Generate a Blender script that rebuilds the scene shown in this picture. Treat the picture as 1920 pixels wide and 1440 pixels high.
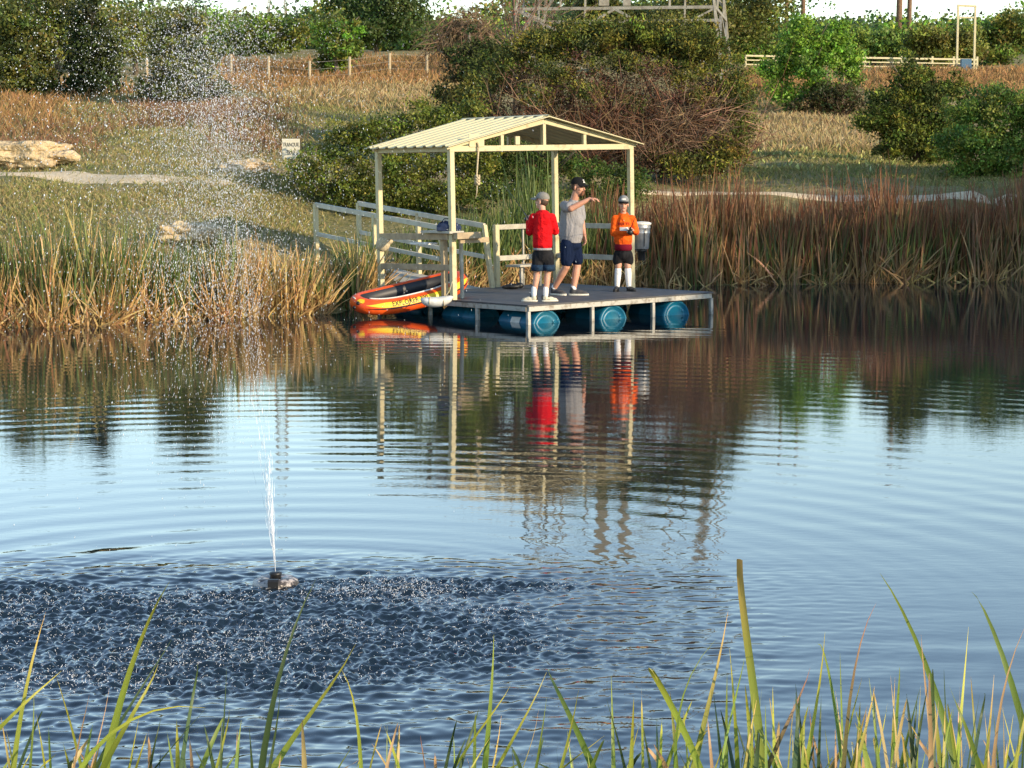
import bpy, math, random
import numpy as np
from mathutils import Vector, Matrix, noise as mnoise

for o in list(bpy.data.objects):
    bpy.data.objects.remove(o)
scene = bpy.context.scene
COL = scene.collection
rng = np.random.default_rng(11)
random.seed(5)

# ------------------------------------------------------------------ camera, sky, sun, exposure
F, CAMH, HZ = 3900.0, 2.45, 300.0          # focal length in photo pixels, eye height over the water, horizon row
PITCH = math.atan((720 - HZ) / F)
cam_d = bpy.data.cameras.new('camera')
cam = bpy.data.objects.new('camera', cam_d)
COL.objects.link(cam)
cam.location = (0, 0, CAMH)
cam.rotation_euler = (math.pi / 2 - PITCH, 0, 0)
cam_d.sensor_width = 36.0
cam_d.lens = F / 1920 * 36
cam_d.clip_start = 0.1
cam_d.clip_end = 6000
scene.camera = cam

SUN_EL = math.radians(17)
SUN_AZ = math.atan2(0.80, -0.60)           # clockwise from +Y: to the right and behind the camera
S = Vector((math.sin(SUN_AZ) * math.cos(SUN_EL), math.cos(SUN_AZ) * math.cos(SUN_EL), math.sin(SUN_EL)))
sun_d = bpy.data.lights.new('sun', 'SUN')
sun_d.energy = 2.95
sun_d.angle = math.radians(0.53)
sun_d.color = (1.0, 0.80, 0.54)
sun = bpy.data.objects.new('sun', sun_d)
COL.objects.link(sun)
sun.rotation_euler = S.to_track_quat('Z', 'Y').to_euler()

world = bpy.data.worlds.new('World')
scene.world = world
world.use_nodes = True
wn = world.node_tree.nodes
wn.clear()
sky = wn.new('ShaderNodeTexSky')
sky.sky_type = 'NISHITA'
sky.sun_disc = False
sky.sun_elevation = SUN_EL
sky.sun_rotation = SUN_AZ
sky.air_density = 1.0
sky.dust_density = 0.1
sky.ozone_density = 1.0
bg = wn.new('ShaderNodeBackground')
bg.inputs['Strength'].default_value = 0.15
wo = wn.new('ShaderNodeOutputWorld')
world.node_tree.links.new(sky.outputs[0], bg.inputs[0])
world.node_tree.links.new(bg.outputs[0], wo.inputs[0])

scene.view_settings.view_transform = 'Standard'
scene.view_settings.look = 'None'
scene.view_settings.gamma = 1.0
scene.view_settings.exposure = 1.10
scene.view_settings.use_curve_mapping = False

# ------------------------------------------------------------------ picture measurements -> places
CP, SP = math.cos(PITCH), math.sin(PITCH)
def ray(px, py):
    a, b = (px - 960) / F, (720 - py) / F
    return np.array([a, CP + b * SP, b * CP - SP])
def at_y(px, py, Y):
    d = ray(px, py)
    return np.array([0, 0, CAMH]) + d * (Y / d[1])
def at_z(px, py, z):
    d = ray(px, py)
    return np.array([0, 0, CAMH]) + d * ((z - CAMH) / d[2])

# ------------------------------------------------------------------ helpers
def tag(o, label=None, cat=None, group=None, kind=None):
    if label: o['label'] = label
    if cat: o['category'] = cat
    if group: o['group'] = group
    if kind: o['kind'] = kind
    return o
def link(name, me, mat=None, parent=None):
    o = bpy.data.objects.new(name, me)
    COL.objects.link(o)
    if mat is not None and me is not None and not me.materials:
        me.materials.append(mat)
    if parent is not None:
        o.parent = parent
    return o
def empty(name, loc=(0, 0, 0), label=None, cat=None, group=None, kind=None, mat=None):
    o = bpy.data.objects.new(name, None)
    COL.objects.link(o)
    o.empty_display_size = 0.2
    if mat is not None: o.matrix_world = mat
    else: o.location = loc
    return tag(o, label, cat, group, kind)
def np_mesh(name, V, Q, cols=None, smooth=False):
    V = np.ascontiguousarray(V, dtype=np.float32).reshape(-1, 3)
    Q = np.ascontiguousarray(Q, dtype=np.int32)
    k = Q.shape[1]
    me = bpy.data.meshes.new(name)
    me.vertices.add(len(V)); me.vertices.foreach_set('co', V.ravel())
    me.loops.add(Q.size); me.loops.foreach_set('vertex_index', Q.ravel())
    me.polygons.add(len(Q))
    me.polygons.foreach_set('loop_start', np.arange(0, Q.size, k, dtype=np.int32))
    if smooth:
        me.polygons.foreach_set('use_smooth', np.ones(len(Q), dtype=bool))
    me.update(calc_edges=True)
    if cols is not None:
        a = me.color_attributes.new('Col', 'FLOAT_COLOR', 'POINT')
        c = np.ones((len(V), 4), dtype=np.float32); c[:, :3] = cols
        a.data.foreach_set('color', c.ravel())
    return me
def unit(a):
    a = np.asarray(a, float)
    return a / np.maximum(np.linalg.norm(a, axis=-1, keepdims=True), 1e-9)

class MB:
    """collects shapes, links them as one mesh"""
    def __init__(self): self.v, self.f, self.sm = [], [], []
    def add(self, vs, fs, smooth=False):
        b = len(self.v)
        self.v += [tuple(map(float, p)) for p in vs]
        self.f += [tuple(b + i for i in f) for f in fs]
        self.sm += [smooth] * len(fs)
    def box(self, lo, hi):
        x0, y0, z0 = lo; x1, y1, z1 = hi
        self.add([(x0,y0,z0),(x1,y0,z0),(x1,y1,z0),(x0,y1,z0),(x0,y0,z1),(x1,y0,z1),(x1,y1,z1),(x0,y1,z1)],
                 [(0,3,2,1),(4,5,6,7),(0,1,5,4),(1,2,6,5),(2,3,7,6),(3,0,4,7)])
    def beam(self, a, b, w, h, up=(0, 0, 1), bev=0.004):
        a, b = np.array(a, float), np.array(b, float)
        d = unit(b - a); up = np.array(up, float)
        if abs(d @ up) > .98: up = np.array([0, 1., 0])
        s = unit(np.cross(d, up)); u = np.cross(s, d)
        w2, h2 = w / 2, h / 2; c = min(bev, w2 * .4, h2 * .4)
        prof = [(-w2+c,-h2),(w2-c,-h2),(w2,-h2+c),(w2,h2-c),(w2-c,h2),(-w2+c,h2),(-w2,h2-c),(-w2,-h2+c)]
        vs = [a + s*x + u*y for x, y in prof] + [b + s*x + u*y for x, y in prof]
        n = 8
        self.add(vs, [(i, (i+1) % n, n+(i+1) % n, n+i) for i in range(n)] + [tuple(range(n-1,-1,-1)), tuple(range(n, 2*n))])
    def tube(self, pts, rs, n=8, caps=True):
        pts = [np.array(p, float) for p in pts]
        if np.isscalar(rs): rs = [rs] * len(pts)
        vs = []; ref = None
        for i, p in enumerate(pts):
            d = unit(pts[min(i+1, len(pts)-1)] - pts[max(i-1, 0)])
            if ref is None:
                ref = np.array([0, 0, 1.]) if abs(d[2]) < .9 else np.array([1., 0, 0])
            s = unit(np.cross(d, ref)); u = np.cross(s, d); ref = u
            for k in range(n):
                t = 2*math.pi*k/n
                vs.append(p + rs[i]*(math.cos(t)*s + math.sin(t)*u))
        fs = [(i*n+k, i*n+(k+1) % n, (i+1)*n+(k+1) % n, (i+1)*n+k) for i in range(len(pts)-1) for k in range(n)]
        if caps: fs += [tuple(range(n-1,-1,-1)), tuple(range((len(pts)-1)*n, len(pts)*n))]
        self.add(vs, fs, True)
    def lathe(self, prof, c=(0,0,0), ax=(0,0,1), n=24, smooth=True):
        ax = unit(ax); r = np.array([1., 0, 0]) if abs(ax[0]) < .9 else np.array([0, 1., 0])
        s = unit(np.cross(ax, r)); u = np.cross(ax, s); c = np.array(c, float)
        vs = [c + ax*z + rr*(math.cos(2*math.pi*k/n)*s + math.sin(2*math.pi*k/n)*u) for rr, z in prof for k in range(n)]
        m = len(prof)
        self.add(vs, [(i*n+k, i*n+(k+1) % n, (i+1)*n+(k+1) % n, (i+1)*n+k) for i in range(m-1) for k in range(n)], smooth)
    def ell(self, c, r, B=None, n=14, m=9):
        B = np.eye(3) if B is None else np.array(B, float)
        c = np.array(c, float); vs = []; fs = []
        vs.append(c - B[2]*r[2])
        for j in range(1, m):
            p = -math.pi/2 + math.pi*j/m
            for k in range(n):
                t = 2*math.pi*k/n
                vs.append(c + B[0]*r[0]*math.cos(p)*math.cos(t) + B[1]*r[1]*math.cos(p)*math.sin(t) + B[2]*r[2]*math.sin(p))
        vs.append(c + B[2]*r[2])
        L = len(vs)-1
        for k in range(n):
            fs.append((0, 1+(k+1) % n, 1+k)); fs.append((L, L-n+k, L-n+(k+1) % n))
        for j in range(m-2):
            for k in range(n):
                fs.append((1+j*n+k, 1+j*n+(k+1) % n, 1+(j+1)*n+(k+1) % n, 1+(j+1)*n+k))
        self.add(vs, fs, True)
    def cap(self, a, b, ra, rb, n=12):
        a, b = np.array(a, float), np.array(b, float); d = b - a; L = np.linalg.norm(d); d = d/max(L, 1e-6)
        prof = [(ra*math.cos(t), -ra*math.sin(t)) for t in (1.5, 1.05, .55)] + [(ra, 0.0), (rb, L)] + [(rb*math.cos(t), L+rb*math.sin(t)) for t in (.55, 1.05, 1.5)]
        b0 = len(self.v)
        self.lathe(prof, a, d, n)
        self.f.append(tuple(b0+n-1-k for k in range(n))); self.f.append(tuple(b0+(len(prof)-1)*n+k for k in range(n))); self.sm += [True, True]
    def build(self, name, mat=None, parent=None, kind=None):
        me = bpy.data.meshes.new(name)
        me.from_pydata(self.v, [], self.f)
        me.polygons.foreach_set('use_smooth', self.sm)
        me.update()
        o = link(name, me, mat, parent)
        if kind: o['kind'] = kind
        return o

def blob(name, mb, vox, mat, parent, smooth=3):
    """one continuous skin over overlapping shapes"""
    o = mb.build(name + '_tmp')
    r = o.modifiers.new('r', 'REMESH'); r.mode = 'VOXEL'; r.voxel_size = vox; r.use_smooth_shade = True
    s = o.modifiers.new('s', 'SMOOTH'); s.factor = 0.5; s.iterations = smooth
    dg = bpy.context.evaluated_depsgraph_get()
    me = bpy.data.meshes.new_from_object(o.evaluated_get(dg))
    bpy.data.objects.remove(o)
    me.name = name
    me.materials.clear()
    return link(name, me, mat, parent)
def text_mesh(body, size, depth=0.0, align='CENTER', space=1.0):
    cu = bpy.data.curves.new('t', 'FONT')
    cu.body = body; cu.size = size; cu.extrude = depth; cu.align_x = align; cu.align_y = 'CENTER'; cu.space_character = space
    cu.resolution_u = 3; cu.offset = size * 0.012
    o = bpy.data.objects.new('t', cu); COL.objects.link(o)
    dg = bpy.context.evaluated_depsgraph_get()
    me = bpy.data.meshes.new_from_object(o.evaluated_get(dg))
    bpy.data.objects.remove(o)
    return me

# ------------------------------------------------------------------ materials
def nodes(name):
    m = bpy.data.materials.new(name); m.use_nodes = True
    nt = m.node_tree
    return m, nt, nt.nodes['Principled BSDF']
def pmat(name, col, rough=0.6, metal=0.0, spec=0.5, col2=None, nscale=8.0, nlo=.4, nhi=.65, bump=None, detail=4, stretch=None):
    m, nt, p = nodes(name)
    p.inputs['Base Color'].default_value = (*col, 1)
    p.inputs['Roughness'].default_value = rough
    p.inputs['Metallic'].default_value = metal
    p.inputs['Specular IOR Level'].default_value = spec
    tc = nt.nodes.new('ShaderNodeTexCoord')
    src = tc.outputs['Object']
    if stretch:
        mp = nt.nodes.new('ShaderNodeMapping'); mp.inputs['Scale'].default_value = stretch
        nt.links.new(src, mp.inputs[0]); src = mp.outputs[0]
    if col2 is not None:
        n = nt.nodes.new('ShaderNodeTexNoise'); n.inputs['Scale'].default_value = nscale; n.inputs['Detail'].default_value = detail
        nt.links.new(src, n.inputs['Vector'])
        r = nt.nodes.new('ShaderNodeValToRGB')
        r.color_ramp.elements[0].position = nlo; r.color_ramp.elements[0].color = (*col, 1)
        r.color_ramp.elements[1].position = nhi; r.color_ramp.elements[1].color = (*col2, 1)
        nt.links.new(n.outputs[0], r.inputs[0]); nt.links.new(r.outputs[0], p.inputs['Base Color'])
    if bump:
        n2 = nt.nodes.new('ShaderNodeTexNoise'); n2.inputs['Scale'].default_value = bump[0]; n2.inputs['Detail'].default_value = 3
        nt.links.new(src, n2.inputs['Vector'])
        b = nt.nodes.new('ShaderNodeBump'); b.inputs['Strength'].default_value = 1.0; b.inputs['Distance'].default_value = bump[1]
        nt.links.new(n2.outputs[0], b.inputs['Height']); nt.links.new(b.outputs[0], p.inputs['Normal'])
    return m
def leafmat(name, trans=0.3, rough=0.55, spec=0.3):
    m, nt, p = nodes(name)
    a = nt.nodes.new('ShaderNodeVertexColor'); a.layer_name = 'Col'
    p.inputs['Roughness'].default_value = rough; p.inputs['Specular IOR Level'].default_value = spec
    nt.links.new(a.outputs[0], p.inputs['Base Color'])
    t = nt.nodes.new('ShaderNodeBsdfTranslucent'); nt.links.new(a.outputs[0], t.inputs[0])
    mx = nt.nodes.new('ShaderNodeMixShader'); mx.inputs[0].default_value = trans
    nt.links.new(p.outputs[0], mx.inputs[1]); nt.links.new(t.outputs[0], mx.inputs[2])
    nt.links.new(mx.outputs[0], nt.nodes['Material Output'].inputs[0])
    return m
M = {}
M['leaf'] = leafmat('leaf', 0.30)
M['cedar'] = leafmat('cedar_foliage', 0.15, 0.7, 0.2)
M['blade'] = leafmat('blade', 0.25, 0.5, 0.35)
M['dry'] = leafmat('dry_blade', 0.2, 0.8, 0.1)
M['twig'] = leafmat('twig', 0.0, 0.9, 0.1)
M['bark'] = pmat('bark', (.10, .075, .055), .95, spec=.1, col2=(.20, .165, .13), nscale=9, bump=(30, .02))
M['cream'] = pmat('cream_paint', (.53, .47, .285), .5, col2=(.33, .235, .125), nscale=7, nlo=.56, nhi=.76, bump=(60, .0008))
M['roofm'] = pmat('cream_roof_metal', (.56, .51, .31), .6, col2=(.50, .45, .26), nscale=3, nlo=.5, nhi=.8)
M['steel'] = pmat('galvanised_steel', (.42, .41, .37), .55, .25, col2=(.22, .19, .15), nscale=14, nlo=.5, nhi=.72, bump=(80, .001))
M['wood'] = pmat('weathered_board', (.44, .35, .22), .8, spec=.2, col2=(.31, .24, .16), nscale=7, stretch=(1, 1, 1), bump=(40, .002))
M['greywood'] = pmat('grey_board', (.46, .44, .37), .8, spec=.2, col2=(.36, .34, .29), nscale=9, bump=(40, .002))
M['deck'] = pmat('dark_deck_sheet', (.045, .046, .05), .55, col2=(.085, .085, .09), nscale=5, bump=(120, .001))
M['drum'] = pmat('blue_drum_plastic', (.004, .13, .235), .42, col2=(.04, .17, .24), nscale=6, nlo=.5, nhi=.8, bump=(9, .004))
M['white'] = pmat('white_plastic', (.74, .73, .69), .5, col2=(.60, .58, .52), nscale=10)
M['black'] = pmat('black_plastic', (.014, .014, .015), .45)
M['galv'] = pmat('bright_galvanised', (.46, .46, .46), .42, .5, col2=(.34, .34, .35), nscale=16, bump=(50, .0008))
M['palerail'] = pmat('pale_weathered_rail', (.58, .555, .46), .7, spec=.3, col2=(.46, .43, .35), nscale=6, bump=(40, .001))
M['rope'] = pmat('rope', (.55, .47, .32), .9, spec=.1, col2=(.38, .31, .2), nscale=60)
M['orange'] = pmat('orange_vinyl', (.80, .105, .012), .38, col2=(.70, .075, .012), nscale=5, bump=(9, .006))
M['yellow'] = pmat('yellow_vinyl', (.83, .55, .02), .4, bump=(9, .004))
M['ink'] = pmat('black_print', (.012, .012, .012), .5)
M['boatfloor'] = pmat('dark_boat_floor', (.02, .022, .03), .5)
M['skin'] = pmat('skin', (.56, .285, .19), .5, spec=.35, col2=(.50, .235, .15), nscale=9)
M['skin2'] = pmat('pale_skin', (.60, .335, .235), .5, spec=.35, col2=(.55, .28, .19), nscale=9)
M['redcloth'] = pmat('red_fleece', (.60, .006, .010), .85, spec=.15, col2=(.47, .004, .008), nscale=7, bump=(9, .07))
M['orangecloth'] = pmat('orange_fleece', (.86, .125, .012), .85, spec=.15, col2=(.78, .10, .01), nscale=7, bump=(9, .07))
M['greycloth'] = pmat('grey_jersey', (.30, .29, .30), .9, spec=.1, col2=(.24, .235, .245), nscale=6, bump=(9, .07), stretch=(1, 1, .35))
M['navy'] = pmat('navy_cotton', (.006, .012, .036), .9, spec=.1, col2=(.010, .019, .05), nscale=6, bump=(10, .06), stretch=(1, 1, .4))
M['blackcloth'] = pmat('black_cloth', (.012, .012, .014), .9, spec=.1, col2=(.022, .022, .025), nscale=8, bump=(10, .02))
M['maroon'] = pmat('maroon_cloth', (.16, .008, .022), .9, spec=.1)
M['bluefade'] = pmat('faded_blue_cloth', (.02, .045, .085), .9, spec=.1, col2=(.012, .02, .04), nscale=14)
M['sock'] = pmat('white_sock', (.74, .73, .73), .9, spec=.1, bump=(60, .004))
M['cap_grey'] = pmat('grey_cap', (.25, .235, .21), .9, spec=.1, col2=(.20, .19, .17), nscale=20)
M['cap_dark'] = pmat('dark_grey_cap', (.22, .23, .235), .9, spec=.1)
M['cap_black'] = pmat('black_cap', (.012, .012, .013), .85, spec=.15)
M['hair'] = pmat('brown_hair', (.045, .025, .014), .7, col2=(.07, .04, .02), nscale=50)
M['beard'] = pmat('reddish_beard', (.13, .05, .022), .8, col2=(.2, .085, .04), nscale=60)
M['lip'] = pmat('lips', (.30, .09, .075), .5)
M['eye'] = pmat('eye', (.02, .015, .012), .25)
M['shoe_grey'] = pmat('charcoal_canvas', (.055, .055, .06), .85)
M['shoe_cream'] = pmat('cream_trainer', (.62, .56, .42), .7, col2=(.30, .27, .2), nscale=22, nlo=.55, nhi=.62)
M['shoe_black'] = pmat('black_shoe', (.010, .010, .011), .5)
M['sole'] = pmat('pale_sole', (.70, .66, .55), .7)
M['stone'] = pmat('limestone', (.56, .44, .27), .95, spec=.1, col2=(.40, .30, .18), nscale=3.2, nlo=.42, nhi=.7, bump=(7, .14))
M['gravel'] = pmat('pale_gravel', (.68, .56, .38), .95, spec=.1, col2=(.54, .43, .28), nscale=12, bump=(25, .03))
M['post'] = pmat('pale_fence_wood', (.42, .34, .22), .9, spec=.1, col2=(.33, .26, .17), nscale=10)
M['polewood'] = pmat('brown_pole_wood', (.16, .10, .065), .9, spec=.1, col2=(.22, .14, .09), nscale=8)
M['lattice'] = pmat('tower_steel', (.30, .285, .24), .6, .2, col2=(.20, .18, .145), nscale=4)
M['sign'] = pmat('cream_sign_board', (.62, .585, .46), .7)
M['blue'] = pmat('blue_cloth', (.012, .025, .07), .85)
M['bluebox'] = pmat('blue_box', (.05, .12, .2), .6)

# droplets and foam: bright water in air
mw, nt, p = nodes('spray_water')
p.inputs['Base Color'].default_value = (.86, .90, .95, 1); p.inputs['Roughness'].default_value = .12
p.inputs['Transmission Weight'].default_value = .25; p.inputs['IOR'].default_value = 1.33
M['spray'] = mw

# ------------------------------------------------------------------ ground shape
SHX = np.array([-400, -60, -30, -16, -12, -9, -7.5, -6.2, -5.0, -4.0, -3.2, -2.7, -2.3, -1.6, -.5, 1.0, 4.0, 7.0, 10, 16, 24, 40, 400.])
SHY = np.array([ 20, 20, 24, 28.0, 29.0, 29.8, 30.4, 30.9, 31.9, 32.4, 32.9, 33.6, 35.2, 37.4, 39.4, 40.3, 40.7, 41.4, 42.0, 44, 40, 22, 22.])
def shore(x):
    return np.interp(x, SHX, SHY) + .13*np.sin(np.asarray(x)*3.1) + .09*np.sin(np.asarray(x)*7.7+1)
PL = ([0, 30, 33, 37, 42, 45, 48, 60, 75, 85, 110, 150, 225, 400, 800, 3000], [0, .0, .35, 1.05, 1.72, 2.04, 2.26, 3.40, 4.75, 5.55, 7.8, 10, 14, 24, 44, 60])
PC = ([0, 33, 38, 42, 45, 50, 60, 75, 85, 110, 150, 225, 400, 800, 3000], [0, .10, .55, 1.2, 1.75, 2.2, 3.2, 4.6, 5.5, 7.7, 10, 14.0, 24, 44, 60])
PR = ([0, 40, 43, 46, 50, 60, 70, 80, 90, 100, 110, 150, 200, 400, 800, 3000], [0, 0, .85, 1.70, 2.02, 2.62, 3.2, 3.98, 5.35, 6.5, 7.4, 9.8, 12.4, 25, 50, 66])
def ground(x, y):
    x = np.asarray(x, float); y = np.asarray(y, float)
    a = x / np.maximum(y, 5)
    l = np.interp(y, *PL); c = np.interp(y, *PC); r = np.interp(y, *PR)
    w1 = np.clip((a + .135) / .055, 0, 1); w2 = np.clip((a - .03) / .06, 0, 1)
    prof = l*(1-w1) + (c*(1-w2) + r*w2)*w1
    d = y - shore(x)
    n = .10*np.sin(x*.9+y*.35)*np.sin(y*.5-x*.2) + .05*np.sin(x*2.3+1.3)*np.sin(y*1.7) + .25*np.sin(x*.13+y*.07)*np.clip((y-60)/60, 0, 1)
    z_far = np.minimum(prof + n*np.clip(d/4, 0, 1), .06*d + .50*np.maximum(d-1.3, 0))
    z = np.where(d > 0, np.maximum(z_far, .02*d), np.maximum(d*.3, -1.2))
    near = .38*(6.3 - y)                                    # the bank the photographer stands on
    near = np.minimum(near, .85 + .02*np.abs(y)) + .04*np.sin(x*2.1)*np.sin(y*2.7)
    z = np.where(y < 12, np.maximum(z, near), z)
    side = np.where(y < 60, np.minimum(.25*(np.abs(x) - 14 - .1*np.maximum(y-10, 0)), 1.6), -9)
    side = np.where((d < 2), side, -9)
    return np.maximum(z, side)
def gz(x, y): return float(ground(x, y))
def hit(px, py, y0=8.0, y1=900.0):
    d = ray(px, py); d = d / d[1]
    ys = np.concatenate([np.arange(max(y0, 29), 120, .05), np.arange(120, y1, .5)])
    P = np.array([0, 0, CAMH]) + ys[:, None]*d
    g = ground(P[:, 0], P[:, 1])
    k = np.argmax(P[:, 2] <= g)
    if not (P[k, 2] <= g[k]): k = len(ys)-1
    return P[k]

# the ground sheet
yy = np.concatenate([np.arange(-40, 0, 4), np.arange(0, 12, .5), np.arange(12, 28, 1.), np.arange(28, 62, .3), np.arange(62, 130, 1.2), np.geomspace(130, 3000, 70)])
xx = np.concatenate([-np.geomspace(20, 2500, 50)[::-1], np.arange(-19.6, 19.7, .4), np.geomspace(20, 2500, 50)])
X, Y = np.meshgrid(xx, yy)
Z = ground(X, Y)
ny, nx = X.shape
idx = np.arange(ny*nx).reshape(ny, nx)
Q = np.stack([idx[:-1, :-1], idx[:-1, 1:], idx[1:, 1:], idx[1:, :-1]], -1).reshape(-1, 4)
mg, nt, p = nodes('meadow_ground')
p.inputs['Roughness'].default_value = .95; p.inputs['Specular IOR Level'].default_value = .1
geo = nt.nodes.new('ShaderNodeNewGeometry')
def nz(scale, detail=5, vec=None, rough=.6):
    n = nt.nodes.new('ShaderNodeTexNoise'); n.inputs['Scale'].default_value = scale; n.inputs['Detail'].default_value = detail; n.inputs['Roughness'].default_value = rough
    nt.links.new(vec or geo.outputs['Position'], n.inputs['Vector']); return n.outputs[0]
def ramp(src, stops):
    r = nt.nodes.new('ShaderNodeValToRGB'); e = r.color_ramp.elements
    e[0].position, e[0].color = stops[0][0], (*stops[0][1], 1); e[1].position, e[1].color = stops[-1][0], (*stops[-1][1], 1)
    for s_, c_ in stops[1:-1]:
        q = e.new(s_); q.color = (*c_, 1)
    nt.links.new(src, r.inputs[0]); return r.outputs[0]
def mixc(f, a, b):
    m_ = nt.nodes.new('ShaderNodeMix'); m_.data_type = 'RGBA'
    for s_, k in ((f, 0), (a, 6), (b, 7)):
        if hasattr(s_, 'is_linked'): nt.links.new(s_, m_.inputs[k])
        else: m_.inputs[k].default_value = s_ if k == 0 else (*s_, 1)
    return m_.outputs[2]
g1 = ramp(nz(.35, 6), [(.36, (.13, .15, .05)), (.48, (.22, .205, .08)), (.58, (.38, .28, .15)), (.70, (.46, .35, .20))])
g2 = ramp(nz(5, 6), [(.3, (.09, .105, .035)), (.6, (.36, .29, .15))])
gc = mixc(.5, g1, g2)
nt.links.new(gc, p.inputs['Base Color'])
bp = nt.nodes.new('ShaderNodeBump'); bp.inputs['Distance'].default_value = .12
nt.links.new(nz(9, 6), bp.inputs['Height']); nt.links.new(bp.outputs[0], p.inputs['Normal'])
tag(link('ground', np_mesh('ground', np.stack([X, Y, Z], -1), Q, smooth=True), mg), kind='structure')

# ------------------------------------------------------------------ water
FO = at_z(517, 1096, 0.0)                                # the fountain
mwat, nt, p = nodes('pond_water')
p.inputs['Base Color'].default_value = (.006, .014, .022, 1)
p.inputs['Roughness'].default_value = .015
p.inputs['IOR'].default_value = 1.65
geo = nt.nodes.new('ShaderNodeNewGeometry')
def math_(op, a, b=None, c=None):
    n = nt.nodes.new('ShaderNodeMath'); n.operation = op
    for k, s_ in enumerate((a, b, c)):
        if s_ is None: continue
        if hasattr(s_, 'is_linked'): nt.links.new(s_, n.inputs[k])
        else: n.inputs[k].default_value = s_
    return n.outputs[0]
def mapr(v, a, b, c, d):
    n = nt.nodes.new('ShaderNodeMapRange'); n.interpolation_type = 'SMOOTHSTEP'
    nt.links.new(v, n.inputs[0])
    for k, q in enumerate((a, b, c, d)): n.inputs[1+k].default_value = q
    return n.outputs[0]
def scaled(sx, sy):
    mp = nt.nodes.new('ShaderNodeMapping'); mp.inputs['Scale'].default_value = (sx, sy, 1)
    nt.links.new(geo.outputs['Position'], mp.inputs[0]); return mp.outputs[0]
h = math_('MULTIPLY', nz(14.0, 2, scaled(.6, 1.2)), .0005)
bp = nt.nodes.new('ShaderNodeBump'); bp.inputs['Distance'].default_value = 1.0; bp.inputs['Strength'].default_value = 1.0
nt.links.new(h, bp.inputs['Height']); nt.links.new(bp.outputs[0], p.inputs['Normal'])
def grow(a, b_, s0, s1):
    out = [a]
    while out[-1] < b_: out.append(out[-1]+s0+(s1-s0)*(out[-1]-a)/(b_-a))
    return np.array(out[:-1])
wy = np.concatenate([np.arange(-2, 7.4, .4), grow(7.4, 8.6, .022, .018), grow(8.6, 12.7, .0135, .0135), grow(12.7, 44, .022, .10), [44, 47, 52, 60]])
wx = np.concatenate([-np.geomspace(12, 70, 12)[::-1], grow(-11.9, -4.6, .075, .075), grow(-4.6, -3.9, .022, .018), grow(-3.9, 1.2, .0135, .0135), grow(1.2, 12, .03, .08), np.geomspace(12, 70, 12)])
X, Y = np.meshgrid(wx.astype(np.float32), wy.astype(np.float32))
wr = np.random.default_rng(4)
def waves(n, l0, l1, spread=math.pi, ax=1.57):
    '''sum of n sines, unit rms slope'''
    h = np.zeros_like(X)
    for _ in range(n):
        lam = math.exp(wr.uniform(math.log(l0), math.log(l1))); k = 2*math.pi/lam; a = ax+wr.normal()*spread
        h += np.sin(k*(math.cos(a)*X+math.sin(a)*Y)+wr.uniform(0, 6.28)).astype(np.float32)/np.float32(k)
    return h/math.sqrt(n/2)
dX = X-FO[0]; dY = Y-(FO[1]-.5); R = np.sqrt(dX*dX+dY*dY)
Re = np.sqrt(np.where(dX > 0, dX*1.45, dX*.8)**2+np.where(dY > .55, .55+(dY-.55)*4.5, dY*.85)**2)     # the breeze keeps the chop on the near side
low = waves(14, 2.5, 7); low = low/low.std(); low2 = waves(14, .8, 2.0); low2 = low2/low2.std()
def prof_(r_, pts): return np.interp(r_, [q[0] for q in pts], [q[1] for q in pts]).astype(np.float32)
lam = .44
ring = np.sin(2*math.pi*R/lam+.45*low+.12*low2)*lam/(2*math.pi)*prof_(R, [(0, .03), (2, .024), (3.5, .013), (5, .0095), (8, .0075), (12, .0064), (20, .0046), (30, .0026)])*np.clip(.75+.45*low, .1, 1.6)
ring += np.sin(2*math.pi*R/.19+1.0*low+.5*low2)*.19/(2*math.pi)*prof_(Re, [(0, .05), (2.6, .04), (4.5, .012), (8, .003), (14, 0)])
chop = waves(46, .25, .9, .22)*prof_(Re, [(0, .05), (2.5, .034), (4, .010), (6, .0042), (9, .0026), (12, .0020), (20, .0018), (40, .0015)])*np.clip(1+.35*low, .3, 1.8)
small = waves(60, .06, .19, .75)*prof_(Re, [(0, .17), (2.2, .15), (3.0, .075), (4.2, .022), (5.5, .004), (9, 0)])
ex_ = (dX+.45)/2.15; ey_ = (dY+.80)/1.30; e1 = np.sqrt(ex_**2+ey_**2)
tx_ = (dX-.75)/1.05; ty_ = (dY-.42)/.26; e2 = np.sqrt(tx_**2+ty_**2)
em = np.minimum(e1, e2)+.10*low2
churn = np.clip((1.12-em)/.35, 0, 1)
rough = (waves(70, .032, .085, 3.0)*.66+waves(30, .09, .22, 3.0)*.22)*churn
H_ = ring+chop+small+rough
H_ *= np.clip((Y-6.8)/.8, 0, 1)*np.clip((44-Y)/2, 0, 1)
idx = np.arange(X.size).reshape(X.shape)
Q = np.stack([idx[:-1, :-1], idx[:-1, 1:], idx[1:, 1:], idx[1:, :-1]], -1).reshape(-1, 4)
tag(link('water', np_mesh('water', np.stack([X, Y, H_], -1), Q, smooth=True), mwat), kind='structure')

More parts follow.
